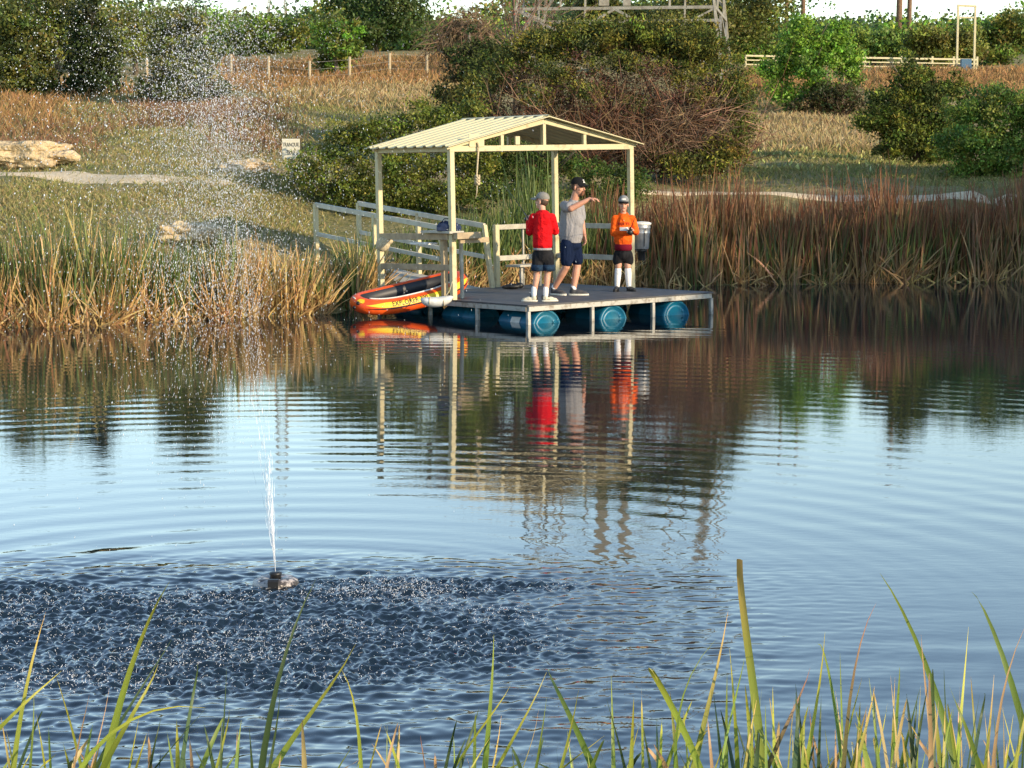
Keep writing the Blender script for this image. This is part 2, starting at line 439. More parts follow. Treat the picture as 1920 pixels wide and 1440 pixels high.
# ------------------------------------------------------------------ paths
def ribbon(name, pts, widths, lift=.03, mat=None):
    vs = []; fs = []
    pts = [np.array(p[:2], float) for p in pts]
    P = []; Wd = []
    for i in range(len(pts)-1):
        for t in np.linspace(0, 1, 9)[:-1]:
            P.append(pts[i]*(1-t)+pts[i+1]*t); Wd.append(widths[i]*(1-t)+widths[i+1]*t)
    P.append(pts[-1]); Wd.append(widths[-1]); n = 7
    for i, q in enumerate(P):
        d = unit(P[min(i+1, len(P)-1)] - P[max(i-1, 0)]); s_ = np.array([-d[1], d[0]])
        for k in range(n):
            w = (k/(n-1)-.5)*Wd[i]*(1+.12*math.sin(i*1.7+k))
            x, y = q + s_*w
            vs.append((x, y, gz(x, y)+lift-(.06 if k in (0, n-1) else 0)))
    for i in range(len(P)-1):
        for k in range(n-1):
            fs.append((i*n+k, (i+1)*n+k, (i+1)*n+k+1, i*n+k+1))
    mb = MB(); mb.add(vs, fs, True)
    return tag(mb.build(name, mat), kind='structure')
ribbon('gravel_path', [hit(-250, 330), hit(-40, 331), hit(120, 332), hit(250, 335), hit(335, 340), hit(430, 350)], [1.5, 1.45, 1.35, 1.2, .9, .5], .05, M['gravel'])
ribbon('gravel_path', [hit(1180, 361), hit(1330, 363), hit(1500, 369), hit(1700, 373), hit(1960, 370)], [.45, .45, .4, .4, .4], .03, M['gravel'])

# ------------------------------------------------------------------ vegetation builders
def strips(P0, D, L, W, bend, cb, ct, segs=3, tip=.12, wdir=None, mid=None):
    """N ribbons: root, direction, length, width, tip displacement, colours at root and tip"""
    N = len(P0); P0 = np.asarray(P0, float); D = unit(D); L = np.asarray(L, float); W = np.asarray(W, float)
    if wdir is None:
        wdir = unit(np.cross(D, unit(rng.normal(size=(N, 3)) + np.array([0, .9, 0]))))
    t = np.linspace(0, 1, segs+1)
    C = P0[:, None] + D[:, None]*(L[:, None]*t)[..., None] + np.asarray(bend)[:, None]*(t**2)[None, :, None]
    wt = np.where(t < .55, 1, 1 - (t-.55)/.45*(1-tip))
    off = wdir[:, None]*(W[:, None]*wt/2)[..., None]
    V = np.stack([C-off, C+off], 2)                                   # N,S+1,2,3
    base = (np.arange(N)*(segs+1)*2)[:, None] + (np.arange(segs)*2)[None]
    Q = np.stack([base, base+1, base+3, base+2], -1).reshape(-1, 4)
    tt = t[None, :, None]
    c = np.asarray(cb)[:, None]*(1-tt) + np.asarray(ct)[:, None]*tt
    if mid is not None:
        k = np.clip(1-np.abs(tt-.5)*2, 0, 1); c = c*(1-k)+np.asarray(mid)[:, None]*k
    c = np.repeat(c[:, :, None], 2, 2)
    return V.reshape(-1, 3), Q, c.reshape(-1, 3)
def merge(parts):
    V, Q, C, b = [], [], [], 0
    for v, q, c in parts:
        V.append(v); Q.append(q+b); C.append(c); b += len(v)
    return np.concatenate(V), np.concatenate(Q), np.concatenate(C)
def leaves(P, size, cols, asp=.55, axis=None, fold=.15):
    N = len(P)
    if axis is None: axis = rng.normal(size=(N, 3))
    u = unit(axis); v = unit(np.cross(u, rng.normal(size=(N, 3)))); w = np.cross(u, v)
    s = np.asarray(size)[:, None]
    V = np.stack([P-u*s*.5, P+v*s*.5*asp+w*s*fold, P+u*s*.5, P-v*s*.5*asp+w*s*fold], 1).reshape(-1, 3)
    Q = np.arange(N*4).reshape(N, 4)
    return V, Q, np.repeat(cols, 4, 0)
def jitter(c, n, amt=.25, hue=.12):
    c = np.asarray(c, float)
    k = np.exp(rng.normal(size=(n, 1))*amt); h = 1+rng.normal(size=(n, 3))*hue
    return np.clip(c*k*h, .003, .9)
def pick(cols, n, w=None):
    cols = np.asarray(cols, float)
    return cols[rng.choice(len(cols), n, p=None if w is None else np.asarray(w)/np.sum(w))]

def crown(blobs, ncl, nleaf, clr, size, cols, asp=.55, droop=0, up=.0, cw=None, out=0.0):
    """blobs: (cx,cy,cz,rx,ry,rz); leaf clumps spread through them, more of them near the skin"""
    B = np.asarray(blobs, float)
    vol = (B[:, 3]*B[:, 4]*B[:, 5])**.75
    b = B[rng.choice(len(B), ncl, p=vol/vol.sum())]
    d = unit(rng.normal(size=(ncl, 3)))
    rr = rng.random(ncl)**.42
    cc = b[:, :3] + d*b[:, 3:]*(rr*rng.uniform(.82, 1.1, ncl))[:, None]
    cr = clr*rng.uniform(.55, 1.35, ncl)
    ccol = jitter(pick(cols, ncl, cw), ncl, .22, .08)
    k = rng.integers(0, ncl, nleaf)
    P = cc[k] + rng.normal(size=(nleaf, 3))*cr[k][:, None]*np.array([1, 1, .7])*.6
    ax = rng.normal(size=(nleaf, 3)) + out*d[k] + np.array([0, 0, up-droop])
    sz = size*rng.uniform(.6, 1.4, nleaf)
    return leaves(P, sz, jitter(ccol[k], nleaf, .2, .07), asp, ax)
def trunk_mesh(h, r, limbs=5, spread=1.0, base=(0, 0, 0), lean=(0, 0)):
    mb = MB(); b = np.array(base, float)
    tops = b + np.array([lean[0], lean[1], h])
    pts = [b+np.array([0, 0, -.15]), b*.65+tops*.35+np.array([.04*h*rng.normal(), .04*h*rng.normal(), 0]), tops]
    mb.tube(pts, [r*1.25, r*.8, r*.3], 7)
    for i in range(limbs):
        t = rng.uniform(.25, .85); p0 = b*(1-t)+tops*t
        a = rng.uniform(0, 2*math.pi); L = spread*rng.uniform(.5, 1.0)
        d = np.array([math.cos(a), math.sin(a), rng.uniform(.3, .9)])
        p1 = p0+d*L*.5+np.array([0, 0, .05*L]); p2 = p0+d*L+np.array([0, 0, .15*L])
        mb.tube([p0, p1, p2], [r*.5, r*.3, r*.1], 5)
    return mb
def bare(n, base, H, spread, col, wid=.014, segs=4, seed=0):
    """a fan of bare twigs rising from one base"""
    P = np.asarray(base)+rng.normal(size=(n, 3))*np.array([spread*.25, spread*.2, 0])
    D = unit(np.stack([rng.normal(size=n)*.55, rng.normal(size=n)*.45, rng.uniform(.5, 1.2, n)], -1))
    L = H*rng.uniform(.45, 1.0, n)
    bend = np.stack([rng.normal(size=n)*.12*H, rng.normal(size=n)*.12*H, -rng.uniform(0, .2, n)*H], -1)
    c = jitter(col, n, .25, .06)
    a = strips(P, D, L, np.full(n, wid*1.6), bend, c, c, segs, .3)
    m = n*5
    k = rng.integers(0, n, m); t = rng.uniform(.3, 1, m)
    P2 = P[k]+D[k]*(L[k]*t)[:, None]+bend[k]*(t**2)[:, None]
    D2 = unit(D[k]+rng.normal(size=(m, 3))*.8)
    c2 = jitter(col, m, .3, .08)
    bb = strips(P2, D2, H*rng.uniform(.08, .25, m), np.full(m, wid*.75), rng.normal(size=(m, 3))*.04*H, c2, c2, 2, .3)
    return merge([a, bb])

CED = [(0.105, 0.119, 0.025), (0.077, 0.098, 0.025), (0.14, 0.137, 0.028), (0.056, 0.077, 0.025)]
GRN = [(0.14, 0.217, 0.035), (0.105, 0.182, 0.034), (0.182, 0.245, 0.042), (0.077, 0.133, 0.028)]
BRI = [(0.196, 0.336, 0.035), (0.154, 0.28, 0.039), (0.238, 0.378, 0.049), (0.112, 0.21, 0.035)]
OLV = [(0.196, 0.21, 0.039), (0.147, 0.168, 0.036), (0.238, 0.245, 0.049), (0.098, 0.119, 0.028)]

def plant(name, label, cat, base, blobs, ncl, nleaf, clr, size, cols, trunk, mat='leaf', group=None, asp=.55, up=0., out=0., cw=None, twigs=None):
    """a tree or shrub: an Empty at its foot, trunk and crown under it; blobs are given from the foot"""
    b = np.array(base, float)
    o = empty(name, b, label, cat, group)
    if trunk:
        trunk_mesh(*trunk).build('trunk', M['bark'], o)
    V, Q, C = crown(blobs, ncl, nleaf, clr, size, cols, asp, up=up, out=out, cw=cw)
    link('crown', np_mesh('crown', V, Q, C), M[mat], o)
    if twigs is not None:
        V, Q, C = merge([bare(*t) for t in twigs])
        link('bare_twigs', np_mesh('bare_twigs', V, Q, C), M['twig'], o)
    return o
def cedar_blobs(h, r, n=8, skirt=.05, pw=.75):
    out = []
    for i in range(n):
        t = (i+.3)/n
        rr = r*(1-t)**pw*rng.uniform(.8, 1.1)+.06
        out.append((rng.normal()*.12*r, rng.normal()*.12*r, h*(skirt+t*(1-skirt)), rr, rr, h/n*.85))
    for i in range(n*2):
        t = rng.uniform(.05, .85); a = rng.uniform(0, 6.28); rr = r*(1-t)**pw
        out.append((math.cos(a)*rr*.85, math.sin(a)*rr*.85, h*(skirt+t*(1-skirt)), r*.3, r*.3, h*.07))
    return out
def round_blobs(w, d, h, n=8, z0=.15):
    out = [(0, 0, h*.55, w*.36, d*.36, h*.38)]
    for i in range(n):
        a = rng.uniform(0, 6.28); q = rng.uniform(.35, .8); s_ = rng.uniform(.2, .34)
        out.append((math.cos(a)*w/2*q, math.sin(a)*d/2*q, h*rng.uniform(z0+.12, .84), w*s_*.8, d*s_*.8, h*s_*.62))
    return out
def pxm(Y): return F/Y

# ------------------------------------------------------------------ big planting near the pond
# the wide mixed thicket behind the dock
b = hit(1140, 336); b = at_y(1140, 336, 50); b[2] = gz(b[0], b[1])
ks = 50/F
def pb(base, Y, px, py, rx, ry, rz):      # blob seen at a photo pixel, at depth Y
    q = at_y(px, py, Y); return (q[0]-base[0], q[1]-base[1], q[2]-base[2], rx, ry, rz)
bl = [pb(b, 50.7, 940, 130, .8, .8, .6), pb(b, 50.7, 1020, 90, 1.0, 1, .55), pb(b, 50.5, 1110, 75, 1.1, 1.0, .5), pb(b, 50.5, 1210, 72, 1.2, 1.1, .55),
      pb(b, 50.2, 1300, 95, 1.0, 1, .7), pb(b, 49.9, 1365, 160, .6, .8, .8), pb(b, 48.9, 1360, 290, .7, .6, .5), pb(b, 48.8, 1290, 310, .6, .5, .3), pb(b, 49.7, 1290, 90, .7, .7, .55), pb(b, 49.7, 1390, 215, .35, .6, .8),
      pb(b, 50.2, 890, 190, .5, .6, .7), pb(b, 50.5, 1180, 55, .8, .7, .32), pb(b, 50.5, 1280, 58, .6, .6, .3), pb(b, 50.5, 1060, 60, .7, .6, .3),
      pb(b, 49.6, 1170, 120, 1.0, .4, .22), pb(b, 49.6, 1040, 140, .6, .4, .25), pb(b, 49.3, 1310, 180, .3, .3, .3), pb(b, 49.3, 1250, 300, .5, .4, .25), pb(b, 49.2, 1100, 170, .5, .3, .2), pb(b, 49.2, 1200, 190, .4, .3, .18), pb(b, 49.2, 1290, 150, .5, .3, .25), pb(b, 49.2, 1000, 180, .4, .3, .25), pb(b, 49.1, 1380, 260, .4, .5, .5)]
o = empty('thicket', b, 'huge rounded thicket of olive juniper over bare brown twigs behind the dock roof', 'thicket')
V, Q, C = crown(bl, 700, 46000, .24, .085, [(.165, .165, .028), (.13, .135, .026), (.20, .185, .035), (.085, .10, .022)]+CED, .42, up=.4, out=.5)
link('crown', np_mesh('crown', V, Q, C), M['cedar'], o)
tw = []
for px, py, n, Hh in ((960, 330, 60, 2.5), (1030, 330, 90, 2.9), (1110, 330, 100, 3.0), (1190, 332, 100, 3.1), (1270, 332, 100, 3.0), (1340, 334, 70, 2.4), (1150, 280, 90, 2.2), (1250, 270, 90, 2.1)):
    q = at_y(px, py, 49.6); q = (q[0]-b[0], q[1]-b[1], max(0, q[2]-b[2]))
    tw.append(bare(n, q, Hh, .9, (.15, .075, .048) if n % 4 else (.20, .125, .08), .013))
for px, py, n in ((1310, 250, 70), (1350, 220, 40), (1240, 230, 40)):          # tangled pale dead boughs on the right flank
    q = at_y(px, py, 49.0); N = n*2
    P = np.array([q[0]-b[0], q[1]-b[1], q[2]-b[2]])+rng.normal(size=(N, 3))*np.array([.55, .25, .3])
    c = jitter((.22, .14, .088), N, .3, .06)
    tw.append(strips(P, np.stack([rng.uniform(.3, 1, N), rng.normal(size=N)*.4, rng.normal(size=N)*.4], -1), rng.uniform(.3, .9, N), np.full(N, .016), rng.normal(size=(N, 3))*.12, c, c, 3, .3))
V, Q, C = merge(tw)
link('bare_twigs', np_mesh('bare_twigs', V, Q, C), M['twig'], o)
mb = MB()
for k in range(9):
    px = 940+k*50; q = at_y(px, 330, 50.2); p0 = np.array([q[0]-b[0], q[1]-b[1], -.1])
    mb.tube([p0, p0+np.array([rng.normal()*.2, 0, 1.0]), p0+np.array([rng.normal()*.5, rng.normal()*.3, 2.6])], [.07, .05, .015], 6)
mb.build('trunk', M['bark'], o)
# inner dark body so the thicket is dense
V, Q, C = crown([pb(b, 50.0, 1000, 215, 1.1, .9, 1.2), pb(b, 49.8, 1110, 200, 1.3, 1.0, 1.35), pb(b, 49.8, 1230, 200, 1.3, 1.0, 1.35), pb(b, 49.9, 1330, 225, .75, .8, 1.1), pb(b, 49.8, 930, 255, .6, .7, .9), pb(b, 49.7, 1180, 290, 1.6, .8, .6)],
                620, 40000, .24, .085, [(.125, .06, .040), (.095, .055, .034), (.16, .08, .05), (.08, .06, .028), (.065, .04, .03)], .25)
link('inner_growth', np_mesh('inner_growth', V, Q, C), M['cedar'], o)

# bushy shrub left of the dock roof
b = at_y(730, 400, 43.5); b[2] = gz(b[0], b[1])
bl = [pb(b, 43.5, 650, 265, .62, .6, .45), pb(b, 43.3, 720, 250, .7, .6, .55), pb(b, 43.6, 800, 225, .7, .6, .45), pb(b, 43.8, 860, 240, .55, .6, .55), pb(b, 43.2, 600, 300, .5, .5, .4),
      pb(b, 43.0, 680, 330, .75, .6, .5), pb(b, 43, 770, 320, .8, .7, .6), pb(b, 43.2, 860, 320, .65, .6, .6), pb(b, 43, 620, 350, .6, .5, .4), pb(b, 43.6, 890, 200, .3, .3, .3), pb(b, 43.6, 780, 190, .3, .3, .2),
      pb(b, 42.6, 680, 372, .8, .6, .42), pb(b, 42.6, 780, 375, .8, .6, .42), pb(b, 42.6, 870, 370, .7, .6, .42), pb(b, 43.2, 565, 322, .42, .4, .35), pb(b, 43.0, 900, 290, .45, .5, .5)]
plant('shrub', 'sprawling yellow-green shrub beside the dock, left of the roof', 'shrub', b, bl, 560, 31000, .17, .064, [(.17, .195, .028), (.13, .155, .026), (.20, .215, .035), (.075, .10, .02)], (1.6, .05, 8, 1.0), asp=.6,
      twigs=[(60, (-1.0, 0, 0), 1.5, .8, (.10, .07, .05), .012), (60, (.5, -.2, 0), 1.6, .9, (.10, .07, .05), .012)])
# low dark green growth under the thicket behind the reeds
b = at_y(1040, 350, 45); b[2] = gz(b[0], b[1])
bl = [pb(b, 45, 930, 310, .55, .5, .55), pb(b, 45, 1000, 325, .6, .5, .45), pb(b, 45.2, 1090, 325, .65, .5, .4), pb(b, 45.4, 1170, 335, .6, .5, .3), pb(b, 45.2, 960, 285, .5, .5, .4), pb(b, 44.6, 930, 365, .7, .5, .4), pb(b, 44.6, 1020, 370, .8, .5, .4), pb(b, 44.6, 1110, 368, .8, .5, .35), pb(b, 44.8, 1180, 362, .6, .5, .25), pb(b, 45.2, 1040, 300, .6, .5, .35)]
plant('shrub', 'low dark green bushes between the reeds and the brown thicket', 'shrub', b, bl, 380, 19000, .17, .066, [(.08, .125, .022), (.06, .095, .02), (.105, .14, .027)], (1.0, .04, 6, .9))
# dark cedar left flank of the thicket
b = at_y(880, 250, 56); b[2] = gz(b[0], b[1])
plant('cedar_tree', 'dark cedar rising between the yellow-green shrub and the brown thicket', 'tree', b, [pb(b, 56, 880, 130, .8, .8, 1.0), pb(b, 56, 900, 210, .9, .8, .9), pb(b, 56, 850, 200, .55, .6, .6), pb(b, 56, 930, 110, .8, .8, .6), pb(b, 55.5, 840, 170, .35, .4, .4)],
      180, 9000, .2, .10, [(.045, .06, .018), (.035, .045, .016), (.065, .075, .02)], (3.2, .10, 6, 1.0), 'cedar', up=.5, out=.6)
# vine-draped dead snag leaning on it
b = at_y(860, 200, 58); b[2] = gz(b[0], b[1])
o = empty('dead_tree', b, 'grey-brown vine draped snag drooping left at the edge of the thicket', 'dead tree')
mb = MB(); q = [np.array(pb(b, 58, *pp, 0, 0, 0)[:3]) for pp in ((880, 215), (890, 120), (900, 50), (860, 45), (815, 80))]
q[0][2] = -.1
mb.tube(q, [.12, .10, .08, .05, .02], 7); mb.build('trunk', M['bark'], o)
N = 1500; t = rng.random(N); pth = np.array([q[1]*(1-a)+q[2]*a if k < 1 else (q[2]*(1-a)+q[3]*a if k < 2 else q[3]*(1-a)+q[4]*a) for a, k in zip(t, rng.uniform(0, 3, N))])
c = jitter((.17, .12, .075), N, .35, .06)
V, Q, C = strips(pth+rng.normal(size=(N, 3))*.22, np.stack([-.3+rng.normal(size=N)*.7, rng.normal(size=N)*.6, -.5+rng.normal(size=N)*.6], -1), rng.uniform(.15, .75, N), np.full(N, .017), rng.normal(size=(N, 3))*.22-np.array([.0, 0, .12]), c, c, 3, .3)
link('hanging_vines', np_mesh('hanging_vines', V, Q, C), M['twig'], o)
# bare reddish saplings at the skyline beside the pylon
b = at_y(965, 60, 62); b[2] = gz(b[0], b[1])
o = empty('bare_tree', b, 'nearly leafless tree with reddish buds against the sky left of the pylon', 'tree')
mb = MB()
hgt = at_y(965, -60, 62)[2]-b[2]
mb.tube([(0, 0, -.1), (.05, 0, hgt*.5), (-.1, 0, hgt)], [.09, .06, .02], 6); mb.build('trunk', M['bark'], o)
V, Q, C = merge([bare(50, (0, 0, hgt*.42), hgt*.6, .5, (.17, .12, .09), .02), ])
link('bare_twigs', np_mesh('bare_twigs', V, Q, C), M['twig'], o)
P = rng.normal(size=(900, 3))*np.array([.8, .6, .6])+np.array([-.1, 0, hgt*.78])
V, Q, C = leaves(P, rng.uniform(.04, .09, 900), jitter((.22, .09, .06), 900, .3, .1))
link('crown', np_mesh('crown', V, Q, C), M['leaf'], o)

# right-hand cedar and bushes
b = at_y(1725, 312, 56); b[2] = gz(b[0], b[1])
bl = [pb(b, 56, 1715, 150, .7, .7, .42), pb(b, 56, 1690, 190, 1.05, .9, .5), pb(b, 56, 1745, 200, .85, .8, .6), pb(b, 55.7, 1655, 222, .75, .7, .38), pb(b, 55.8, 1700, 245, 1.0, .9, .45), pb(b, 56, 1765, 250, .7, .8, .6),
      pb(b, 55.6, 1625, 232, .38, .4, .2), pb(b, 55.6, 1675, 280, .6, .6, .28), pb(b, 55.8, 1740, 290, .55, .6, .35), pb(b, 56, 1700, 118, .32, .3, .26), pb(b, 56, 1790, 165, .35, .4, .4)]
plant('cedar_tree', 'spreading dark cedar with tiered boughs on the right bank slope', 'tree', b, bl, 420, 27000, .20, .10, [(.13, .165, .028), (.09, .12, .026), (.18, .195, .034), (.055, .075, .02)], (2.4, .09, 9, 1.3, (0, 0, 0), (-.25, 0)), 'cedar', up=.5, out=.8, asp=.4)
b = at_y(1860, 355, 51); b[2] = gz(b[0], b[1])
bl = [pb(b, 51, 1825, 210, .75, .7, .5), pb(b, 51, 1900, 205, .8, .7, .5), pb(b, 50.7, 1800, 270, .7, .7, .6), pb(b, 50.7, 1870, 280, .95, .8, .7), pb(b, 51, 1940, 260, .7, .7, .8), pb(b, 50.6, 1900, 330, .8, .8, .5), pb(b, 50.8, 1815, 330, .6, .6, .45), pb(b, 51, 1985, 220, .6, .6, .7), pb(b, 51, 1860, 178, .5, .5, .3)]
plant('shrub', 'leafy mid-green bush at the right edge above the red reeds', 'shrub', b, bl, 520, 30000, .20, .08, [(.12, .205, .036), (.085, .155, .03), (.16, .25, .042), (.20, .235, .045)], (1.9, .06, 8, 1.0))
b = at_y(1520, 214, 80); b[2] = gz(b[0], b[1])
bl = [pb(b, 80, 1510, 75, 1.0, .9, .75), pb(b, 80, 1560, 80, .8, .8, .6), pb(b, 80, 1470, 115, .8, .8, .7), pb(b, 80, 1590, 115, .6, .7, .6), pb(b, 79.6, 1530, 125, 1.0, .9, .7), pb(b, 80, 1465, 170, .5, .5, .5), pb(b, 80, 1500, 45, .5, .5, .3), pb(b, 79.6, 1480, 195, .5, .5, .35), pb(b, 79.8, 1440, 140, .4, .5, .4), pb(b, 79.5, 1530, 170, .8, .6, .4), pb(b, 79.8, 1600, 150, .4, .5, .5), pb(b, 80, 1570, 45, .4, .4, .3)]
plant('tree', 'bright spring-green leafy tree standing by the pale rail fence', 'tree', b, bl, 330, 17000, .25, .12, BRI, (3.2, .09, 8, 1.2))
b = at_y(1560, 215, 79); b[2] = gz(b[0], b[1])
plant('shrub', 'dusky brown-green brush under the bright green tree', 'shrub', b, [pb(b, 79, 1560, 175, .9, .8, .7), pb(b, 79, 1600, 190, .5, .6, .5), pb(b, 79, 1500, 200, .5, .5, .3), pb(b, 79, 1540, 195, .6, .5, .4)],
      110, 5200, .25, .11, [(.065, .06, .022), (.05, .07, .02), (.10, .075, .035)], (1.5, .05, 6, 1.0), twigs=[(60, (.3, 0, 0), 1.7, .8, (.12, .08, .055), .018)])
b = at_y(1805, 200, 72); b[2] = gz(b[0], b[1])
plant('cedar_tree', 'small pointed cedar sapling in front of the orange grass at right', 'tree', b, cedar_blobs(1.3, .55, 5), 40, 1700, .16, .12, [(.05, .075, .02), (.07, .09, .02)], (1.1, .04, 0, .3), 'cedar', up=.6, out=.6)

# cedars along the left skyline
for (px, py, Yd, pw, ptop, lab, cc) in (
        (45, 165, 74, 135, -14, 'broad dark cedar at the left edge of the meadow', CED),
        (175, 168, 75, 105, -8, 'narrow blackish cedar second from the left edge', [(.04, .06, .018), (.03, .045, .016), (.06, .075, .02)]),
        (345, 190, 70, 150, 8, 'olive cedar standing alone in front of the fence, seen through the spray', CED)):
    b = at_y(px, py, Yd); b[2] = gz(b[0], b[1])
    h_ = at_y(px, ptop, Yd)[2]-b[2]; R = pw/2*Yd/F*1.12
    plant('cedar_tree', lab, 'tree', b, cedar_blobs(h_, R, 9, .03, .5), 240, 12000, .3, .15, cc, (h_*.8, .13, 0, 1), 'cedar', up=.5, out=.6)
for (px, py, Yd, w, ptop, lab, cc, cn) in (
        (255, 150, 95, 260, 8, 'tall olive-green tree between the first cedars at left', OLV, 'tree'),
        (110, 130, 100, 300, -60, 'tall dark-leaved tree behind the broad left cedar', CED+OLV, 'tree'),
        (480, 110, 120, 190, 38, 'low bushy green tree above the left wire fence', OLV+GRN, 'tree'),
        (635, 118, 92, 130, 15, 'light green tree behind the fence near the orange grass', BRI+OLV, 'tree'),
        (705, 100, 125, 210, -25, 'large round dark green tree at the skyline left of centre', [(.06, .10, .025), (.045, .08, .022), (.085, .12, .03)], 'tree'),
        (800, 100, 135, 170, 40, 'low green treetop on the skyline left of the draped snag', GRN, 'tree'),
        (1330, 95, 112, 330, -45, 'tall olive trees standing inside the pylon legs', OLV+CED, 'tree'),
        (1130, 95, 112, 150, -40, 'dark tree crown cropped by the top edge behind the pylon beam', CED, 'tree'),
        (1890, 150, 118, 170, 22, 'tall dusty-green tree at the right edge behind the gate frame', OLV+GRN, 'tree'),
        (1775, 120, 112, 150, 45, 'round olive tree behind the tall gate frame', OLV, 'tree'),
        (1640, 120, 125, 150, 55, 'wide green tree between the two pairs of poles', GRN, 'tree'),
        (1405, 130, 118, 110, 68, 'light green tree right of the pylon leg', BRI+GRN, 'tree')):
    b = at_y(px, py, Yd); b[2] = gz(b[0], b[1])
    h_ = max(at_y(px, ptop, Yd)[2]-b[2], 1.5); W_ = w*Yd/F
    n = int(4500+w*34)
    plant(cn, lab, cn, b, round_blobs(W_, W_*.8, h_, 10, .05), 170, n, W_*.085, .0017*Yd, cc, (h_*.75, .12, 6, W_*.35))

# trees on the right bank, outside the frame, whose shade falls over the dock and the reeds
def pq(pp, qq): return (-.8*pp+.6*qq, .6*pp+.8*qq)
for k, (pp, qq, H_, W_) in enumerate(((-3, 27.6, 7.4, 3.6), (-2.5, 30.2, 8.2, 4.0), (-3.5, 33.2, 9.2, 4.6), (-3, 36.5, 9.8, 5.0), (-3, 40, 10.2, 5.2), (-2, 43.5, 9.9, 4.6), (-1, 46.5, 8.6, 4.0), (8, 43.8, 8.6, 4.4), (8.5, 46.0, 8.6, 4.0))):
    x, y = pq(pp, qq); z = gz(x, y)
    ob = plant('tree', 'spreading tree on the right bank beyond the picture edge, number %d along the shore' % (k+1), 'tree', (x, y, z),
          round_blobs(W_, W_, H_-z, 12, .02), 240, 5200, .45, .30, GRN, (H_*.7, .16, 8, 1.6), group='trees on the right bank beyond the picture edge')
    ob['label'] = 'spreading green tree on the right bank beyond the picture edge'

# far wood: one mass of crowns up to the skyline
parts = []
for k in range(560):
    Yd = rng.choice([rng.uniform(128, 190), rng.uniform(190, 300), rng.uniform(300, 620)], p=[.40, .33, .27])
    px = rng.uniform(-260, 2180)
    if Yd < 165 and 430 < px < 860 and Yd < 150: continue
    x = (px-960)/F*Yd; z = gz(x, Yd)
    w = rng.uniform(4, 9)*(1+Yd/500); hh = rng.uniform(2.4, 4.8)*(1+Yd/900)
    if 1390 < px < 1960 or 740 < px < 920: hh *= .55
    if 300 < px < 600: hh *= .8
    cc = [GRN, OLV, BRI, [(.06, .095, .035), (.05, .08, .035)]][rng.integers(0, 4)]
    if Yd > 300: cc = [(.075, .11, .05), (.065, .10, .055), (.09, .115, .05)]
    n = 420 if Yd < 200 else (300 if Yd < 300 else 150)
    V, Q, C = crown(round_blobs(w, w*.8, hh, 6, .0), 30, n, w*.10, .0021*Yd*(1 if Yd < 300 else 1.25), cc, .7)
    parts.append((V+np.array([x, Yd, z]), Q, C))
V, Q, C = merge(parts)
tag(link('far_wood', np_mesh('far_wood', V, Q, C), M['leaf']), 'green brushy woodland rolling away to the skyline', 'woodland', kind='stuff')

# ------------------------------------------------------------------ meadow grasses
def area_pts(n, poly, ymin=29, ymax=200):
    """random points on the ground inside a photo-pixel polygon of world (x,y) corners"""
    P = np.array([hit(*q)[:2] for q in poly])
    lo, hi = P.min(0), P.max(0); out = []
    tot = 0
    while tot < n:
        q = rng.uniform(lo, hi, (n*2, 2)); ins = np.zeros(len(q), bool)
        j = len(P)-1
        for i in range(len(P)):
            xi, yi = P[i]; xj, yj = P[j]
            c = ((yi > q[:, 1]) != (yj > q[:, 1])) & (q[:, 0] < (xj-xi)*(q[:, 1]-yi)/(yj-yi+1e-12)+xi)
            ins ^= c; j = i
        out.append(q[ins]); tot += ins.sum()
        if ins.sum() == 0: break
    q = np.concatenate(out)[:n]
    q = q+rng.normal(size=q.shape)*np.array([.5, 1.1])*(q[:, 1:2]/50)
    return np.column_stack([q, ground(q[:, 0], q[:, 1])-.02])
def grass(name, label, polys, n, hgt, wid, cb, ct, lean=.35, mat='dry', w=None):
    ps = []
    for poly, share in polys:
        P = area_pts(int(n*share), poly); N = len(P)
        if N == 0: continue
        # patchy density
        keep = (np.sin(P[:, 0]*1.3+P[:, 1]*.5)+np.sin(P[:, 0]*.6-P[:, 1]*.9)+rng.normal(size=N)*.9) > -1.2
        P = P[keep]; N = len(P)
        sc = .0 + 1.0
        D = np.stack([rng.normal(size=N)*lean, rng.normal(size=N)*lean, np.ones(N)], -1)
        L = hgt*rng.uniform(.45, 1.15, N)
        W = wid*(P[:, 1]/50)*rng.uniform(.7, 1.3, N)
        bend = np.stack([rng.normal(size=N)*.25*L, rng.normal(size=N)*.2*L, -.12*L], -1)
        ps.append(strips(P, D, L, W, bend, jitter(pick(cb, N), N, .25, .08), jitter(pick(ct, N), N, .25, .08), 2, .2))
    V, Q, C = merge(ps)
    return tag(link(name, np_mesh(name, V, Q, C), M[mat]), label, 'grass', kind='stuff')
ORG = [(.36, .20, .085), (.30, .165, .07), (.42, .25, .11)]
TAN = [(.42, .32, .16), (.36, .26, .12), (.48, .38, .21)]
RED = [(.22, .10, .06), (.26, .135, .08), (.18, .10, .06)]
GRS = [(.20, .21, .065), (.27, .245, .09), (.34, .28, .13), (.14, .165, .05)]
grass('bluestem_grass', 'tall orange bluestem grass standing behind the wire fence and right bushes',
      [([(430, 166), (640, 172), (840, 165), (850, 112), (430, 118)], .40), ([(0, 178), (0, 158), (430, 168), (430, 182)], .06), ([(1610, 172), (1930, 176), (1930, 136), (1640, 140)], .26), ([(1395, 175), (1480, 178), (1480, 138), (1395, 140)], .09),
       ([(-30, 262), (110, 250), (110, 170), (-30, 165)], .10)], 26000, .52, .024, [(.20, .14, .06), (.24, .15, .065)], ORG)
